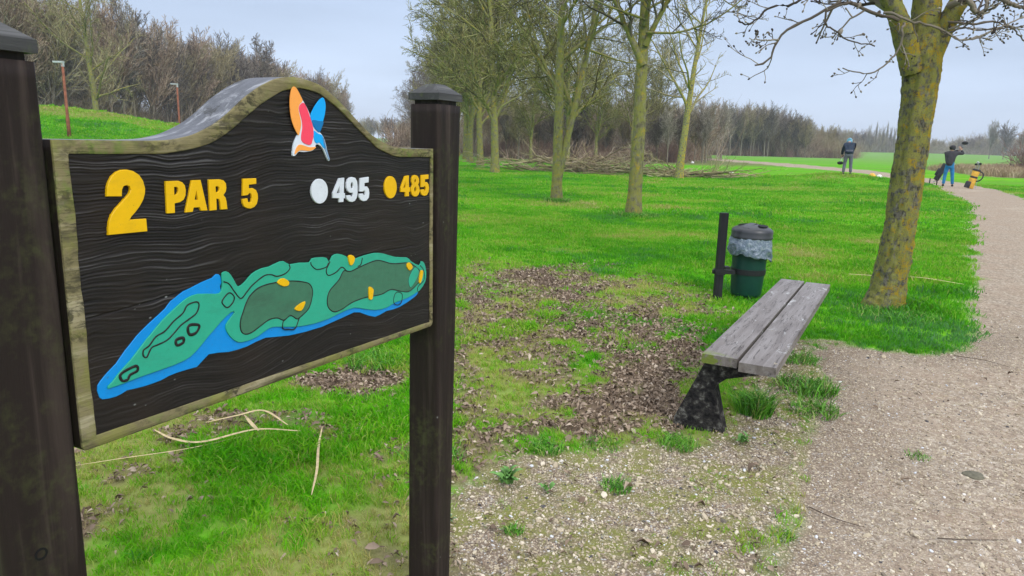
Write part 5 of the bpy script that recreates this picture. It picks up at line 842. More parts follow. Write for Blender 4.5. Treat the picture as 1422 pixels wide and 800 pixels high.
M['wood1'] = simple('grey_wood_trunk', (.16, .14, .11), .9, .3, 6, .4, .02, .1); M['wood2'] = simple('grey_twigs', (.34, .30, .24), .9, .3, 2, 0, .001, .1)
M['olivebr'] = simple('olive_brown_twigs', (.19, .16, .09), .9, .3, 2, 0, .001, .1, stops=[(.3, (.24, .20, .10)), (.6, (.40, .34, .18)), (.8, (.50, .43, .24))])
def twigs(name, stops, shade=.55):
    m, t, b, o = new_mat(name); rn = N(t, 'ShaderNodeNewGeometry').outputs['Random Per Island']
    c = cramp(t, rn, stops); c = mixc(t, cramp(t, noise(t, coords(t), 1.5, 3), [(.35, 0.), (.65, .35)]), c, tuple(x*.6 for x in stops[0][1]))
    t.links.new(c, b.inputs['Base Color']); b.inputs['Roughness'].default_value = .9; b.inputs['Specular IOR Level'].default_value = .05; return m
M['olivetw'] = twigs('mossy_olive_twigs', [(0, (.07, .06, .035)), (.35, (.19, .17, .065)), (.7, (.33, .31, .10)), (1, (.50, .46, .22))])
M['greytw'] = twigs('grey_brown_twigs', [(0, (.05, .04, .034)), (.4, (.15, .125, .10)), (.8, (.30, .26, .21)), (1, (.46, .41, .34))])
M['brown'] = twigs('brown_twigs', [(0, (.13, .09, .06)), (.4, (.36, .26, .18)), (.8, (.56, .43, .31)), (1, (.72, .60, .46))])
M['olivebr'] = twigs('olive_brown_twigs', [(0, (.12, .10, .055)), (.4, (.32, .27, .14)), (.8, (.50, .43, .24)), (1, (.66, .60, .38))])
M['wood2'] = twigs('pale_grey_twigs', [(0, (.13, .11, .09)), (.4, (.32, .28, .22)), (.8, (.50, .45, .37)), (1, (.68, .62, .52))])
M['wood1'] = twigs('grey_wood_trunk', [(0, (.16, .14, .10)), (1, (.34, .30, .23))])
def shoots(g, st, dr, ln, r0, Sg, wob, up, tip=.45):
    B = len(st); P = np.zeros((B, Sg, 3)); P[:, 0] = st; d = dr/np.linalg.norm(dr, axis=1, keepdims=True)
    for s in range(1, Sg):
        d = d+g.normal(0, wob, (B, 3)); d[:, 2] += up; d /= np.linalg.norm(d, axis=1, keepdims=True); P[:, s] = P[:, s-1]+d*(ln/(Sg-1))[:, None]
    Rr = r0[:, None]*(1-(1-tip)*np.linspace(0, 1, Sg)[None]); return P, Rr
def kids_of(g, P, Rr, n, t0, t1, ang, lf, rf, upb=.0, lmin=0, taper=.5):
    B, Sg = P.shape[:2]; L = np.linalg.norm(np.diff(P, axis=1), axis=2).sum(1); k = B*n; pi = np.repeat(np.arange(B), n); t = t0+(t1-t0)*((np.tile(np.arange(n), B)+g.random(k))/n)
    f = t*(Sg-1); i = np.clip(f.astype(int), 0, Sg-2); fr = (f-i)[:, None]; st = P[pi, i]*(1-fr)+P[pi, i+1]*fr; T = P[pi, i+1]-P[pi, i]; T /= np.linalg.norm(T, axis=1, keepdims=True)+1e-9
    rnd = g.normal(0, 1, (k, 3)); q = rnd-(rnd*T).sum(1, keepdims=True)*T; q /= np.linalg.norm(q, axis=1, keepdims=True)+1e-9; a = np.radians(g.normal(ang, ang*.22, k))[:, None]
    d = T*np.cos(a)+q*np.sin(a); d[:, 2] += upb; ln = np.maximum(L[pi]*lf*g.uniform(.6, 1.25, k)*(1-taper*t), lmin); rr = (Rr[pi, i]*rf*g.uniform(.7, 1.1, k)); return st, d, ln, rr
def tree_mesh(seed, H, r0, z0, nl=16, la=48, llen=.42, counts=(7, 6, 4), rmin=.006, wob=.10, up=.05, lean=(0, 0), fork=0, sides=(12, 6, 4, 3), steps=(12, 8, 5, 4), angs=(48, 45, 45), lfs=(.55, .55, .65), trunk_wob=.02, z1f=.95):
    g = np.random.default_rng(seed); st = np.array([[0, 0, -.25]]); d = np.array([[lean[0], lean[1], 1.]])
    P, Rr = shoots(g, st, d, np.array([H+.25]), np.array([r0]), steps[0]+6, trunk_wob, .05, .12); 
    zz = P[0, :, 2]; Rr[0] *= 1+.45*np.exp(-np.clip(zz+.1, 0, 9)/.25)
    tr = [tubes(P, Rr, sides[0])]
    if fork:
        P2, R2 = shoots(g, np.array([[0, 0, fork]]), np.array([[.16, .05, 1.]]), np.array([H*.85]), np.array([r0*.75]), 14, .04, .05, .15); tr.append(tubes(P2, R2, sides[0]-2))
    t0 = (z0+.25)/(H+.25)
    s, dd, ln, rr_ = kids_of(g, P, Rr, nl, t0, z1f, la, llen, .55, .10, 0, .55)
    if fork:
        b2 = kids_of(g, P2, R2, nl, max(.05, (z0-fork)/(H*.85)), .95, la*.8, llen*.9, .6, .1, 0, .55); s, dd, ln, rr_ = [np.concatenate(q) for q in zip((s, dd, ln, rr_), b2)]
    Lb = [shoots(g, s, dd, ln, np.maximum(rr_, rmin*2), steps[1], wob, up, .3)]; cr = [tubes(*Lb[0], sides[1])]
    for li, cn in enumerate(counts):
        Pp, Rp = Lb[-1]; s, dd, ln, rr_ = kids_of(g, Pp, Rp, cn, .12 if li == 0 else .1, 1., angs[min(li, 2)], lfs[min(li, 2)], .62, .12 if li == 0 else .04, .12)
        Lb.append(shoots(g, s, dd, ln, np.maximum(rr_, rmin), steps[2] if li == 0 else steps[3], wob*1.3, up*.8, .4 if li < len(counts)-1 else .3)); cr.append(tubes(*Lb[-1], sides[2] if li == 0 else 3))
    return join_vf(tr+cr[:1]), join_vf(cr[1:])
def tree_obj(name, loc, data, mt, mc, label, group=None, rz=0, sc=1, cat='tree'):
    r = empty(name, loc, rz); r.scale = (sc,)*3; (tv, tf), (cv, cf) = data
    obj('trunk', mesh_np('trunk', tv, tf, mt, True), r); obj('crown', mesh_np('crown', cv, cf, mc), r); tag(r, label, cat, group); return r
def tree_copy(src, loc, rz, sc, label, group):
    c = copy_tree(src); c.location = loc; c.rotation_euler = (0, 0, rz); c.scale = sc if isinstance(sc, tuple) else (sc,)*3; tag(c, label, None, group); return c
ROWG = 'mossy trees in the avenue row'
def row_at(x, y): return (x, y, gz(x, y))
# nearest row trees, each with its own mesh
t1 = tree_obj('row_tree', row_at(2.57, 15.55), tree_mesh(11, 11.5, .155, 3.9, 14, 50, .50, (7, 6, 4), .0065, .10, .045, (.02, 0), steps=(12, 10, 6, 4)), M['olive'], M['greytw'], 'nearest avenue tree, thick lichen spotted trunk with limbs forking near the top of the photo', ROWG)
def more_limbs(obj_, lines, seed, mat):
    g = np.random.default_rng(seed); L = []; big = []
    for pts, r in lines:
        P = smooth_line(pts, 16)[None]; P += g.normal(0, .03, P.shape)*np.linspace(0, 1, 16)[None, :, None]; Rr = np.linspace(r, r*.3, 16)[None]; big.append(tubes(P, Rr, 9))
        s, dd, ln, q = kids_of(g, P, Rr, 10, .2, 1, 48, .36, .5, .1, .35); P2, R2 = shoots(g, s, dd, ln, np.maximum(q, .011), 9, .14, .03, .35); L.append(tubes(P2, R2, 4))
        s, dd, ln, q = kids_of(g, P2, R2, 7, .1, 1, 45, .5, .6, .0, .15); P3, R3 = shoots(g, s, dd, ln, np.maximum(q, .0065), 6, .15, .0, .5); L.append(tubes(P3, R3, 3))
        s, dd, ln, q = kids_of(g, P3, R3, 4, .15, 1, 45, .5, .8, -.05, .08); P4, R4 = shoots(g, s, dd, ln, np.maximum(q, .0055), 4, .15, .0, .7); L.append(tubes(P4, R4, 3))
    e = P3[::3, -1]; n_ = len(e); Q = np.stack([e+g.normal(0, .004, e.shape)+np.array([0, 0, -.02*j]) for j in range(4)], 1); L.append(tubes(Q, np.tile(np.array([[.008, .024, .022, .006]]), (n_, 1))*g.uniform(.6, 1.2, (n_, 1)), 5))
    V, F = join_vf(big); obj('limbs', mesh_np('limbs', V, F, M['olive'], True), obj_)
    V, F = join_vf(L); obj('twigs', mesh_np('twigs', V, F, mat), obj_)
more_limbs(t1, [([(0.03, 0, 3.1), (-.22, .1, 3.62), (-.52, .1, 4.2), (-.8, .1, 5.0), (-1.2, 0, 6.8)], .08), ([(.05, 0, 3.5), (.22, -.1, 3.95), (.45, -.2, 4.4), (.8, -.3, 5.1), (1.3, -.3, 6.9)], .065),
    ([(.03, -.1, 3.75), (.5, -.3, 3.72), (1.05, -.5, 3.85), (1.7, -.6, 4.25), (2.2, -.6, 4.9)], .028), ([(-.02, -.1, 4.0), (-.7, -.4, 4.15), (-1.5, -.7, 4.35), (-2.3, -.8, 4.3), (-3.1, -.9, 4.1)], .026),
    ([(0, 0, 3.9), (.02, -.3, 4.4), (-.15, -.5, 5.0), (-.2, -.6, 6.2)], .05), ([(.0, .1, 4.2), (.6, .3, 4.5), (1.4, .5, 4.6), (2.2, .5, 4.35)], .03)], 9, M['greytw'])
t2 = tree_obj('row_tree', row_at(1.1, 18.75), tree_mesh(12, 10.5, .14, 1.7, 16, 44, .52, (8, 6, 4), .009, .09, .05, (-.02, 0), fork=.45, steps=(12, 10, 6, 4)), M['olive'], M['olivetw'], 'mossy avenue tree with two stems splitting just above the grass', ROWG)
t3 = tree_obj('row_tree', row_at(7.57, 33.7), tree_mesh(13, 9.4, .19, 2.4, 13, 50, .52, (6, 5, 3), .012, .09, .06, steps=(12, 9, 5, 4)), M['lichen'], M['olivebr'], 'lone slender bare tree with yellow trunk and open fan of branches on the lawn', None)
t4 = tree_obj('row_tree', row_at(-.96, 34.5), tree_mesh(14, 12.5, .20, 2.1, 34, 54, .42, (8, 7, 5), .015, .09, .04), M['olive'], M['olivetw'], 'third avenue tree from the right, dense mossy twigs from low on the trunk', ROWG)
t5 = tree_obj('row_tree', row_at(-2.04, 42.8), tree_mesh(15, 13, .20, 2.1, 34, 54, .42, (8, 7, 5), .016, .09, .04), M['olive'], M['olivetw'], 'fourth avenue tree from the right, mossy trunk left of the third', ROWG)
rr2 = random.Random(5)
for i, (x, y, l) in enumerate(((-3.1, 50, 'fifth avenue tree from the right just behind the fourth'), (-3.9, 57.5, 'sixth avenue tree, its trunk close beside the sign post'), (-5.4, 68, 'seventh avenue tree, trunk hidden beside the sign post'), (-6.8, 79, 'eighth avenue tree, crown above the right sign post'), (-9.0, 91, 'ninth avenue tree, crown rising left of the right sign post'),
        (-11.8, 104, 'tenth avenue tree, crown left of the right sign post'), (-14.8, 118, 'eleventh avenue tree, in the tapering end of the row'), (-17.8, 134, 'twelfth avenue tree, in the tapering end of the row'), (-21.3, 152, 'last avenue tree at the left end of the row'))):
    c = tree_copy((t4, t5)[i % 2], (x, y, float(terr(x, y))), rr2.uniform(0, 6.28), rr2.uniform(.95, 1.08), l, ROWG)
    if i > 3:
        for k in c.children:
            if k.name.startswith('crown'): k.material_slots[0].link = 'OBJECT'; k.material_slots[0].material = M['greytw']
# second line of row trees slightly behind to the right
for i, (x, y) in enumerate(((3.3, 47), (1.2, 57), (6.6, 60), (.2, 69), (10.2, 64), (-1.5, 84), (4.5, 75), (8.8, 88), (13.8, 72), (-4, 100))):
    tree_copy((t5, t4)[i % 2], (x, y, float(terr(x, y))), rr2.uniform(0, 6.28), rr2.uniform(.68, .92), 'mossy tree standing in the thicket behind the avenue row', 'mossy trees in the thicket behind the avenue')
# woodland kinds
WG = {}
def wood_kind(seed, H, mt, mc, **kw):
    d = tree_mesh(seed, H, .13, kw.pop('z0', 2.2), kw.pop('nl', 24), kw.pop('la', 30), kw.pop('llen', .50), kw.pop('counts', (7, 6)), kw.pop('rmin', .02), .07, .10, z1f=kw.pop('z1f', .62), angs=(34, 34, 34), lfs=(.55, .5, .6), sides=(7, 4, 3, 3), steps=(8, 7, 5, 3), **kw)
    return d, mt, mc
kinds = [wood_kind(31, 10.3, M['wood1'], M['brown'], counts=(9, 7, 3)), wood_kind(32, 10.6, M['wood1'], M['greytw'], counts=(9, 7, 3)), wood_kind(33, 10., M['wood1'], M['olivebr'], la=36, counts=(8, 7, 3)), wood_kind(34, 10.3, M['wood1'], M['wood2'], z0=2.6, la=24, counts=(9, 7, 3))]
src = {}
LW = 'leafless trees of the wood behind the mound'; CW = 'bare trees of the thicket behind the avenue'; MW = 'trees of the grey copse beyond the lawn'
def wood_tree(k, x, y, sc, label, group, front=True, name='woodland_tree'):
    if label is None:
        label = ('bare tree with reddish brown crown', 'bare tree with dark grey twigs', 'bare tree with olive brown crown', 'slim bare pale grey tree')[k]+(' fronting ' if front else ' deep inside ')+{LW: 'the wood behind the mound', CW: 'the thicket behind the avenue', MW: 'the copse beyond the lawn'}[group]
    if k not in src:
        d, mt, mc = kinds[k]; src[k] = tree_obj(name, (x, y, float(terr(x, y))-.05), d, mt, mc, label, group, rr2.uniform(0, 6.28), sc); return src[k]
    c = tree_copy(src[k], (x, y, float(terr(x, y))-.05), rr2.uniform(0, 6.28), (sc*rr2.uniform(.92, 1.1), sc*rr2.uniform(.92, 1.1), sc), label, group); c.name = name; return c
# left wood
LW = 'leafless trees of the wood behind the mound'
kk = 0
for i in range(150):
    f = i/150; y = 57+100*rr2.random()**1.25; dpt = abs(rr2.gauss(0, 1)); x = -37.5-.012*(y-57)-dpt*9-(2 if y < 70 else 0)
    if i < 34: y = 58+i*3.0+rr2.uniform(-1, 1); x = -38+rr2.uniform(-1.5, .8)-(.6 if y < 64 else 0)+(y-58)*.012
    if i >= 100: y = rr2.uniform(55, 64); x = rr2.uniform(-62, -40)
    wood_tree(rr2.choice((0, 0, 1, 2, 2, 3)), x, y, rr2.uniform(.88, 1.12)*(1.24 if y < 80 else 1.2), None, LW, x > -42)
# distinct tree on the mound
dt = tree_obj('mound_tree', (-29.6, 52, float(terr(-29.6, 52))), tree_mesh(51, 13.5, .24, 2.2, 17, 55, .42, (8, 7, 3), .014, .11, .03, sides=(10, 5, 4, 3)), M['olive'], M['olivebr'], 'broad old tree with yellowish lichen limbs standing on top of the green mound', None, 1.2)
dt2 = tree_obj('mound_tree', (-31.3, 92, 0), tree_mesh(52, 12.0, .24, 2.6, 20, 40, .46, (9, 8, 3), .022, .10, .05, sides=(8, 5, 3, 3)), M['wood1'], M['greytw'], 'dark round crowned tree at the right end of the wood behind the mound', None, .2)
# centre thicket behind the avenue
CW = 'bare trees of the thicket behind the avenue'
for i in range(72):
    y = rr2.uniform(62, 120); x = -5+rr2.random()*(y*.30+4)
    if i < 16: y = 66+rr2.uniform(-2, 6); x = -2+i*1.35
    wood_tree(rr2.choice((0, 1, 2, 3)), x, y, rr2.uniform(.45, .72)*(y/85), None, CW, y < 74)
# mid wood on the right
MW = 'trees of the grey copse beyond the lawn'
def prof_h(px):
    return float(np.interp(px, [950, 975, 1010, 1050, 1080, 1100, 1125, 1150, 1170], [6.0, 8.6, 10.2, 10.0, 8.6, 7.4, 7.2, 5.6, 3.6]))
for i in range(72):
    px = 955+215*(i+rr2.random())/72 if i < 50 else rr2.uniform(965, 1150); y = rr2.uniform(126, 134) if i < 50 else rr2.uniform(134, 156); x = (px-711)/1000*y*1.02
    h = prof_h(px)*rr2.uniform(.88, 1.05)
    wood_tree(rr2.choice((1, 1, 3, 3, 2)), x, y, h/12, None, MW, y < 134)
# pale distant single trees at right
for i, (px, y, h, l) in enumerate(((1343, 205, 12, 'pale bare tree left of the pair above the yellow bag'), (1362, 200, 11.5, 'pale bare tree right above the yellow golf bag'), (1385, 160, 7.6, 'small dark bare tree alone on the far field at right'), (1398, 215, 10, 'pale bare tree near the right edge of the photo'), (1411, 230, 10, 'rightmost pale bare tree on the far field'))):
    wood_tree((3, 1)[i % 2], (px-711)/1000*y*1.02, y, h/12, l, None, True, 'field_tree')
# far lines of trees, a mass nobody could count
def mass(name, protos, P, S3, label):
    P = np.array(P); scatter(name, P, np.stack([0*P[:, 0], 0*P[:, 0], rg.uniform(0, 6.28, len(P))], 1), np.array(S3), np.zeros(len(P)), protos, label, 'tree line')
pm = []
for d, mt, mc in (kinds[1], kinds[3], kinds[2]):
    (tv, tf), (cv, cf) = d; V, F = join_vf([(tv, tf), (cv, cf)]); pm.append(mesh_np('far_tree', V, F, mc))
P = []; S3 = []
for i in range(330):
    x = rr2.uniform(105, 330); y = rr2.uniform(268, 300); P.append((x, y, -.3)); s = rr2.uniform(.62, .86)*(1+.12*math.sin(x*.07)); S3.append((s, s, s))
mass('far_tree_line', pm, P, S3, 'hazy blue grey line of distant bare trees along the right horizon')
P = []; S3 = []
for i in range(70): x = rr2.uniform(-92, -30); y = rr2.uniform(235, 262); P.append((x, y, 0)); s = rr2.uniform(.75, 1.0); S3.append((s*.8, s*.8, s*(1.15 if x < -60 else .85)))
for i in range(160): x = rr2.uniform(-30, 130); y = rr2.uniform(330, 370); P.append((x, y, 0)); s = rr2.uniform(.6, .8); S3.append((s, s, s))
mass('hazy_tree_line', pm, P, S3, 'pale hazy bare trees far away behind the right half of the sign')
# poplars
for i, px in enumerate((1180, 1189, 1194, 1199, 1204, 1209, 1214)):
    y = 262; x = (px-711)/1000*y*1.02; c = tree_copy(src[3], (x, y, 0), i, (.28, .28, 1.0+.1*math.sin(i*2)), 'one of the slim poplars on the horizon right of the stooping golfer', 'slim poplars on the horizon'); c.name = 'poplar'
# undergrowth scrub at wood feet
def scrub_mesh(seed, n, R, H, r):
    g = np.random.default_rng(abs(seed)); st = np.stack([g.normal(0, R*.35, n), g.normal(0, R*.35, n), np.full(n, -.05)], 1); d = np.stack([g.normal(0, .45, n), g.normal(0, .45, n), np.ones(n)], 1)
    P, Rr = shoots(g, st, d, H*g.uniform(.5, 1.1, n), np.full(n, r), 4, .16, .02, .3); s, dd, ln, q = kids_of(g, P, Rr, 4, .2, 1, 42, .5, .8); P2, R2 = shoots(g, s, dd, ln, np.maximum(q, r*.5), 3, .15, .02, .4); return join_vf([tubes(P, Rr, 3), tubes(P2, R2, 3)])
M['bramble'] = simple('reddish_scrub', (.26, .17, .13), .9, .3, 2, 0, .001, .1)
sc_pr = [mesh_np('scrub', *scrub_mesh(i, 46, 1.4, 1.9, .020), M['bramble'] if i % 2 else M['brown']) for i in range(4)]
P = []; S3 = []
for i in range(330):
    a = rr2.random()
    if a < .35: y = rr2.uniform(64, 90); x = rr2.uniform(-4, .24*y); s = rr2.uniform(.6, 1.1)
    elif a < .68: y = rr2.uniform(57, 140); x = -37.5-rr2.random()*12; s = rr2.uniform(.8, 1.7)
    else: y = rr2.uniform(126, 150); x = (rr2.uniform(958, 1165)-711)/1000*y*1.02; s = rr2.uniform(.6, 1.3)
    P.append((x, y, float(terr(x, y)))); S3.append((s, s, s*rr2.uniform(.7, 1.1)))
mass('woodland_scrub', sc_pr, P, S3, 'low brown and reddish scrub at the feet of the trees')
P = []; S3 = []
th_pr = [mesh_np('thicket_stems', *scrub_mesh(20+i, 60, 1.7, 2.6, .012), (M['wood2'], M['olivebr'], M['brown'])[i]) for i in range(3)]
for i in range(680):
    a = rr2.random()
    if a < .30: y = rr2.uniform(78, 118); x = rr2.uniform(-8, .25*y); s_ = rr2.uniform(1.3, 2.2)
    elif a < .82: y = 57+rr2.random()**1.4*105; x = -40-rr2.random()**1.3*22+(.02*(y-58)); s_ = rr2.uniform(1.3, 2.3)
    else: y = rr2.uniform(128, 155); px = rr2.uniform(960, 1168); x = (px-711)/1000*y*1.02; s_ = prof_h(px)/12*rr2.uniform(2.2, 3.0)
    P.append((x, y, float(terr(x, y)))); S3.append((s_, s_, s_*rr2.uniform(.9, 1.2)))
for i in range(230): x = rr2.uniform(100, 330); y = rr2.uniform(262, 300); P.append((x, y, -.2)); s_ = rr2.uniform(2.2, 3.2); S3.append((s_*1.5, s_*1.5, s_*(.9+.25*math.sin(x*.11))))
for i in range(120): x = rr2.uniform(-30, 130); y = rr2.uniform(325, 360); P.append((x, y, -.2)); s_ = rr2.uniform(2.2, 3.0); S3.append((s_*1.8, s_*1.8, s_))
mass('woodland_understorey', th_pr, P, S3, 'dense grey brown understorey stems filling the woods')
# shrub at the end of the avenue and at right edge
for x, y, s, l in ((-15.2, 100, 2.2, 'large grey bush at the low left end of the avenue row'), (-13.2, 92, 1.6, 'brown bush beside the avenue end, above the sign shoulder'), (45.8, 64, 1.7, 'reddish brown bush cut by the right edge of the photo'), (14.2, 66, 1.0, 'tangled reddish bush right of the two stemmed tree')):
    V, F = scrub_mesh(int(x*10), 170, 1.5, 2.0, .022); o = obj('shrub', mesh_np('shrub', V*s, F, M['bramble'] if x > 0 else M['brown']), None, (x, y, 0)); tag(o, l, 'bush')
# reeds strip
def reeds():
    m_, t, b, o = new_mat('dry_reeds'); t.links.new(cramp(t, attr(t, 'tint', 'INSTANCER').outputs['Fac'], [(0, (.22, .15, .085)), (.5, (.36, .27, .15)), (1, (.46, .38, .24))]), b.inputs['Base Color']); b.inputs['Roughness'].default_value = .8
    x = rg.uniform(28, 100, 30000); y = rg.uniform(46, 122, 30000); k = sdist(x, y, [(31, 47), (34, 62), (62, 90), (100, 120), (100, 78), (50, 50)])+3*(fbm(x*.15, y*.15, 5)-.5) > 0; x, y = x[k], y[k]
    x2 = rg.uniform(-42, -11, 16000); y2 = rg.uniform(60, 160, 16000); k = sdist(x2, y2, [(-14, 60), (-12, 90), (-20, 160), (-42, 160), (-30, 80)]) > 0; x = np.append(x, x2[k]); y = np.append(y, y2[k])
    pr = [mesh_np('reed_tuft', *blades(200+i, 22, .35, .75, .03, .7), m_) for i in range(3)]; n = len(x); s = rg.uniform(.5, 1.0, n)
    scatter('dry_reeds', np.stack([x, y, terr(x, y)], 1), np.stack([rg.normal(0, .1, n), rg.normal(0, .1, n), rg.uniform(0, 6, n)], 1), s, rg.random(n), pr, 'dry straw coloured reed strip across the field at right and behind the sign', 'reeds')
reeds()
# brush piles
def brush(cx, cy, lx, ly, h, n, label, seed, mc):
    g = np.random.default_rng(seed); st = np.stack([cx+g.normal(0, lx*.38, n), cy+g.normal(0, ly*.3, n), g.uniform(0, h*.55, n)], 1); a = g.normal(0, .35, n)+math.pi*(g.random(n) > .5); d = np.stack([np.cos(a), np.sin(a), g.uniform(-.08, .28, n)], 1)
    P, Rr = shoots(g, st, d, g.uniform(1.0, 3.0, n), g.uniform(.018, .05, n), 7, .13, .015, .3); s, dd, ln, q = kids_of(g, P, Rr, 6, .15, 1, 38, .45, .6); P2, R2 = shoots(g, s, dd, ln, np.maximum(q, .009), 5, .12, .02, .4); s, dd, ln, q = kids_of(g, P2, R2, 4, .15, 1, 38, .5, .7); P3, R3 = shoots(g, s, dd, ln, np.maximum(q, .006), 4, .12, .02, .4)
    r = empty('brush_pile', (cx, cy, gz(cx, cy)-.02)); tag(r, label, 'branch pile')
    V, F = join_vf([tubes(P, Rr, 5)]); obj('branches', mesh_np('branches', V-np.array([cx, cy, 0]), F, M['olivebr'], True), r)
    V, F = join_vf([tubes(P2, R2, 3), tubes(P3, R3, 3)]); obj('twigs', mesh_np('twigs', V-np.array([cx, cy, 0]), F, mc), r)
brush(2.6, 37.5, 5.2, 1.9, 1.1, 95, 'wide pile of cut branches on the lawn behind the two stemmed tree', 1, M['brown'])
brush(7.9, 34.6, 3.0, 1.0, .5, 46, 'flat pile of cut branches around the foot of the lone slender tree', 2, M['olivebr'])
brush(5.3, 37.0, 2.2, 1.1, .7, 34, 'smaller heap of cut branches behind the nearest avenue tree', 3, M['brown'])
# ------------------------------------------------------------------ foreground lichen tree
def fore_tree():
    r = empty('lichen_tree', (0, 0, 0)); bx_, by_ = 3.64, 6.9; r.location = (bx_, by_, 0)
    tag(r, 'big foreground tree with orange and yellow lichen on a thick straight trunk by the path', 'tree'); off = np.array([bx_, by_, 0])
    def stem(pts, rad, k, n, name, seed, amp=.012):
        P = smooth_line(pts, n)[None]; Rr = np.interp(np.linspace(0, 1, n), np.linspace(0, 1, len(rad)), rad)[None]; V, F = tubes(P, Rr, k)
        V = V.reshape(n, k, 3); c = P[0][:, None]; a = np.arange(k)[None]*2*math.pi/k; zz = np.arange(n)[:, None]*np.ones((1, k)); hz = np.linspace(0, np.linalg.norm(np.array(pts[-1])-np.array(pts[0])), n)[:, None]*np.ones((1, k))
        ca, sa_ = np.cos(a)*3, np.sin(a)*3
        dd = fbm(ca*2.2+hz*1.5+seed, sa_*2.2+hz*4, seed, 5)-.5+.6*(fbm(ca*7+hz*12, sa_*7+hz*20, seed+3, 3)-.5); V = c+(V-c)*(1+amp*dd/np.maximum(Rr[0][:, None], .03))[..., None]
        return V.reshape(-1, 3)-off, F
    g0 = -.15
    V, F = stem([(3.62, 6.9, g0), (3.635, 6.9, .0), (3.67, 6.9, .25), (3.70, 6.9, .7), (3.715, 6.9, 1.3), (3.715, 6.9, 1.9), (3.70, 6.9, 2.35), (3.70, 6.9, 2.62)], [.24, .19, .152, .140, .136, .140, .160, .13], 56, 170, 'trunk', 1, .05)
    tk = obj('trunk', mesh_np('trunk', V, F, M['lichen'], True), r)
    parts = [([(3.62, 6.87, 2.22), (3.50, 6.84, 2.46), (3.42, 6.81, 2.61), (3.34, 6.8, 2.74), (3.26, 6.8, 2.88), (3.10, 6.8, 3.3), (2.9, 6.75, 4.2), (2.8, 6.7, 5.4)], [.11, .095, .085, .08, .075, .068, .05, .03]),
             ([(3.69, 6.92, 2.3), (3.70, 6.92, 2.6), (3.67, 6.9, 2.9), (3.64, 6.9, 3.3), (3.6, 6.95, 4.5), (3.65, 7.0, 6.2), (3.6, 7.0, 7.8)], [.135, .125, .115, .105, .09, .055, .025]),
             ([(3.76, 6.88, 2.3), (3.83, 6.85, 2.58), (3.90, 6.82, 2.78), (3.99, 6.8, 3.0), (4.3, 6.8, 3.9), (4.6, 6.9, 5.2), (4.7, 7, 6.4)], [.09, .085, .078, .07, .06, .045, .02])]
    for i, (p, rad) in enumerate(parts): V, F = stem(p, rad, 26, 70, 'limb', 5+i, .02); obj('limb', mesh_np('limb', V, F, M['lichen'], True), r)
    B = [('b1', [(3.38, 6.75, 2.66), (3.17, 6.4, 2.59), (2.96, 6.4, 2.64), (2.78, 6.4, 2.71), (2.62, 6.4, 2.68), (2.49, 6.4, 2.59), (2.33, 6.4, 2.52), (2.20, 6.4, 2.41), (2.16, 6.4, 2.29), (2.10, 6.4, 2.21), (2.02, 6.4, 2.18)], .016), ('b1s', [(2.2, 6.4, 2.40), (2.07, 6.4, 2.39), (1.95, 6.4, 2.40)], .008),
         ('b2', [(2.78, 6.4, 2.71), (2.56, 6.3, 2.63), (2.54, 6.3, 2.52), (2.62, 6.3, 2.47), (2.78, 6.3, 2.38), (2.97, 6.3, 2.36)], .010), ('b3', [(3.40, 6.7, 2.60), (3.28, 6.5, 2.52), (3.29, 6.5, 2.45), (3.27, 6.5, 2.36), (3.21, 6.5, 2.27), (3.10, 6.5, 2.17), (2.98, 6.5, 2.15), (2.81, 6.5, 2.19)], .011),
         ('b4', [(3.10, 6.5, 2.66), (3.19, 6.45, 2.63), (3.31, 6.45, 2.58), (3.45, 6.45, 2.56), (3.63, 6.45, 2.50), (3.74, 6.45, 2.45), (3.86, 6.45, 2.45), (3.95, 6.45, 2.46), (4.03, 6.45, 2.44)], .012), ('b4c', [(3.86, 6.48, 2.46), (3.97, 6.5, 2.49), (4.08, 6.5, 2.54), (4.18, 6.5, 2.59), (4.3, 6.5, 2.65), (4.5, 6.5, 2.72)], .010),
         ('b5', [(3.80, 6.75, 2.77), (3.86, 6.6, 2.79), (3.93, 6.6, 2.71), (3.98, 6.6, 2.69), (4.03, 6.6, 2.74), (4.02, 6.6, 2.9)], .028), ('b6', [(4.1, 6.75, 2.95), (4.17, 6.6, 2.80), (4.25, 6.6, 2.77), (4.36, 6.6, 2.73), (4.6, 6.6, 2.68)], .022), ('b7', [(3.76, 6.72, 2.50), (3.83, 6.6, 2.56), (4.0, 6.6, 2.55), (4.23, 6.6, 2.57), (4.4, 6.6, 2.6)], .010),
         ('b8', [(3.82, 6.75, 2.58), (3.95, 6.7, 2.62), (4.07, 6.7, 2.69), (4.18, 6.7, 2.78), (4.3, 6.7, 2.86)], .012), ('b9', [(3.80, 6.72, 2.63), (3.93, 6.6, 2.60), (4.14, 6.6, 2.62), (4.25, 6.6, 2.59), (4.37, 6.6, 2.50), (4.5, 6.6, 2.4)], .011), ('b10', [(2.6, 6.35, 2.80), (2.33, 6.2, 2.71), (2.21, 6.2, 2.65), (2.03, 6.2, 2.61), (1.95, 6.2, 2.53), (1.86, 6.2, 2.48), (1.79, 6.2, 2.51)], .012)]
    g = np.random.default_rng(77); VF = []; Ps = []
    for n, p, rad in B:
        P = smooth_line(p, 26)[None]; P += g.normal(0, .004, P.shape); Rr = np.linspace(rad, rad*.45, 26)[None]*(1+.25*(g.random((1, 26)) > .86)); Ps.append((P, Rr)); VF.append(tubes(P, Rr, 7))
    PA = np.concatenate([p for p, q in Ps]); RA = np.concatenate([q for p, q in Ps])
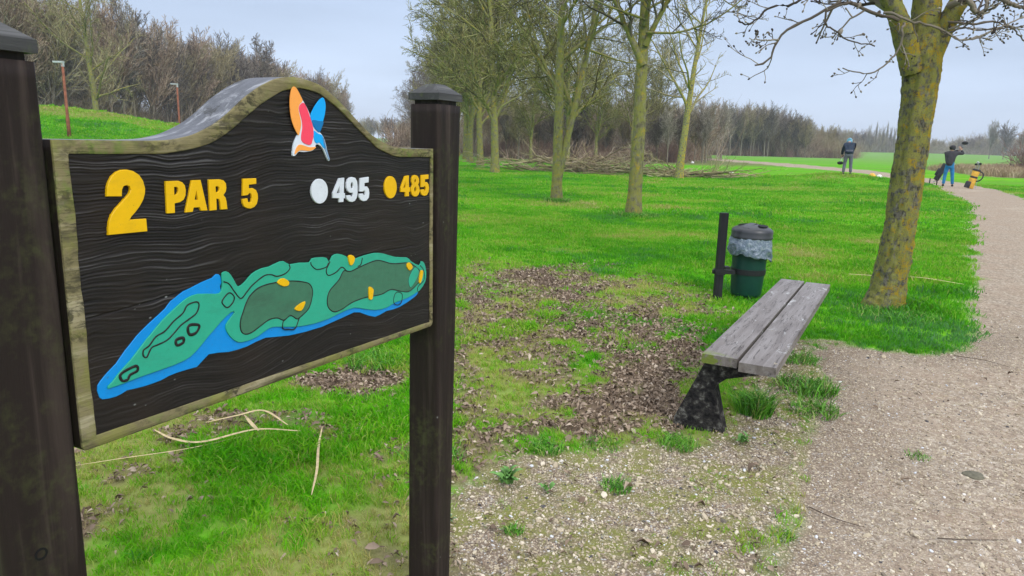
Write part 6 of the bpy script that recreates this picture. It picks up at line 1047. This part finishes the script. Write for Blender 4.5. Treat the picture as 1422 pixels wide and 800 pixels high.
    for P, Rr in Ps:
        s, dd, ln, q = kids_of(g, P, Rr, 7, .15, .97, 55, .20, .6, -.05, .05, .2); P2, R2 = shoots(g, s, dd, np.minimum(ln, .32), np.maximum(q, .0035), 8, .16, .03, .6); VF.append(tubes(P2, R2, 5))
        s, dd, ln, q = kids_of(g, P2, R2, 3, .25, 1., 50, .40, .8, .05, .03, .2); P3, R3 = shoots(g, s, dd, ln, np.maximum(q, .0028), 5, .16, .03, .8); VF.append(tubes(P3, R3, 4))
        # swollen buds at the tips
        for PP in (P2, P3):
            e = PP[:, -1]; d = PP[:, -1]-PP[:, -2]; d /= np.linalg.norm(d, axis=1, keepdims=True)+1e-9; Q = np.stack([e-d*.002, e+d*.006, e+d*.014, e+d*.022], 1); VF.append(tubes(Q, np.tile(np.array([[.004, .0085, .0075, .002]]), (len(e), 1)), 5))
    # cones / clustered buds
    for q in ((2.68, 6.35, 2.44), (2.83, 6.4, 2.66), (3.0, 6.4, 2.60), (4.05, 6.5, 2.50)): 
        Q = np.array([[q, (q[0]+.012, q[1], q[2]+.02), (q[0]+.022, q[1], q[2]+.042), (q[0]+.026, q[1], q[2]+.055)]]); VF.append(tubes(Q, np.array([[.006, .018, .014, .003]]), 7))
    V, F = join_vf(VF); obj('low_branches', mesh_np('low_branches', V-off, F, M['greytw'], True), r)
    # upper crown
    U = []
    for (p, rad), nk in zip(parts, (9, 12, 9)):
        P = smooth_line(p, 20)[None]; Rr = np.interp(np.linspace(0, 1, 20), np.linspace(0, 1, len(rad)), rad)[None]
        s, dd, ln, q = kids_of(g, P, Rr, nk, .38, 1, 55, .5, .5, .25); P2, R2 = shoots(g, s, dd, ln, np.maximum(q, .02), 9, .12, .05, .3); U.append(tubes(P2, R2, 6)); s, dd, ln, q = kids_of(g, P2, R2, 8, .15, 1, 45, .5, .5, .1); P3, R3 = shoots(g, s, dd, ln, np.maximum(q, .008), 6, .13, .04, .3); U.append(tubes(P3, R3, 4)); s, dd, ln, q = kids_of(g, P3, R3, 6, .15, 1, 45, .5, .6, .05); P4, R4 = shoots(g, s, dd, ln, np.maximum(q, .0045), 5, .13, .03, .4); U.append(tubes(P4, R4, 3))
    V, F = join_vf(U); obj('crown', mesh_np('crown', V-off, F, M['greytw']), r)
fore_tree()
# ------------------------------------------------------------------ air
def haze():
    bm = bmesh.new(); add_box(bm, -700, 700, -60, 700, -4, 22); o = bm_obj('haze', bm, None); m_ = bpy.data.materials.new('haze_air'); m_.use_nodes = True; t = m_.node_tree; t.nodes.clear(); oo = N(t, 'ShaderNodeOutputMaterial'); v = N(t, 'ShaderNodeVolumePrincipled'); v.inputs['Color'].default_value = (.82, .90, 1, 1); v.inputs['Density'].default_value = HAZE; t.links.new(v.outputs[0], oo.inputs['Volume']); o.data.materials.append(m_); tag(o, 'thin pale blue haze over the golf course', 'haze', kind='stuff')
HAZE = .0007
haze()
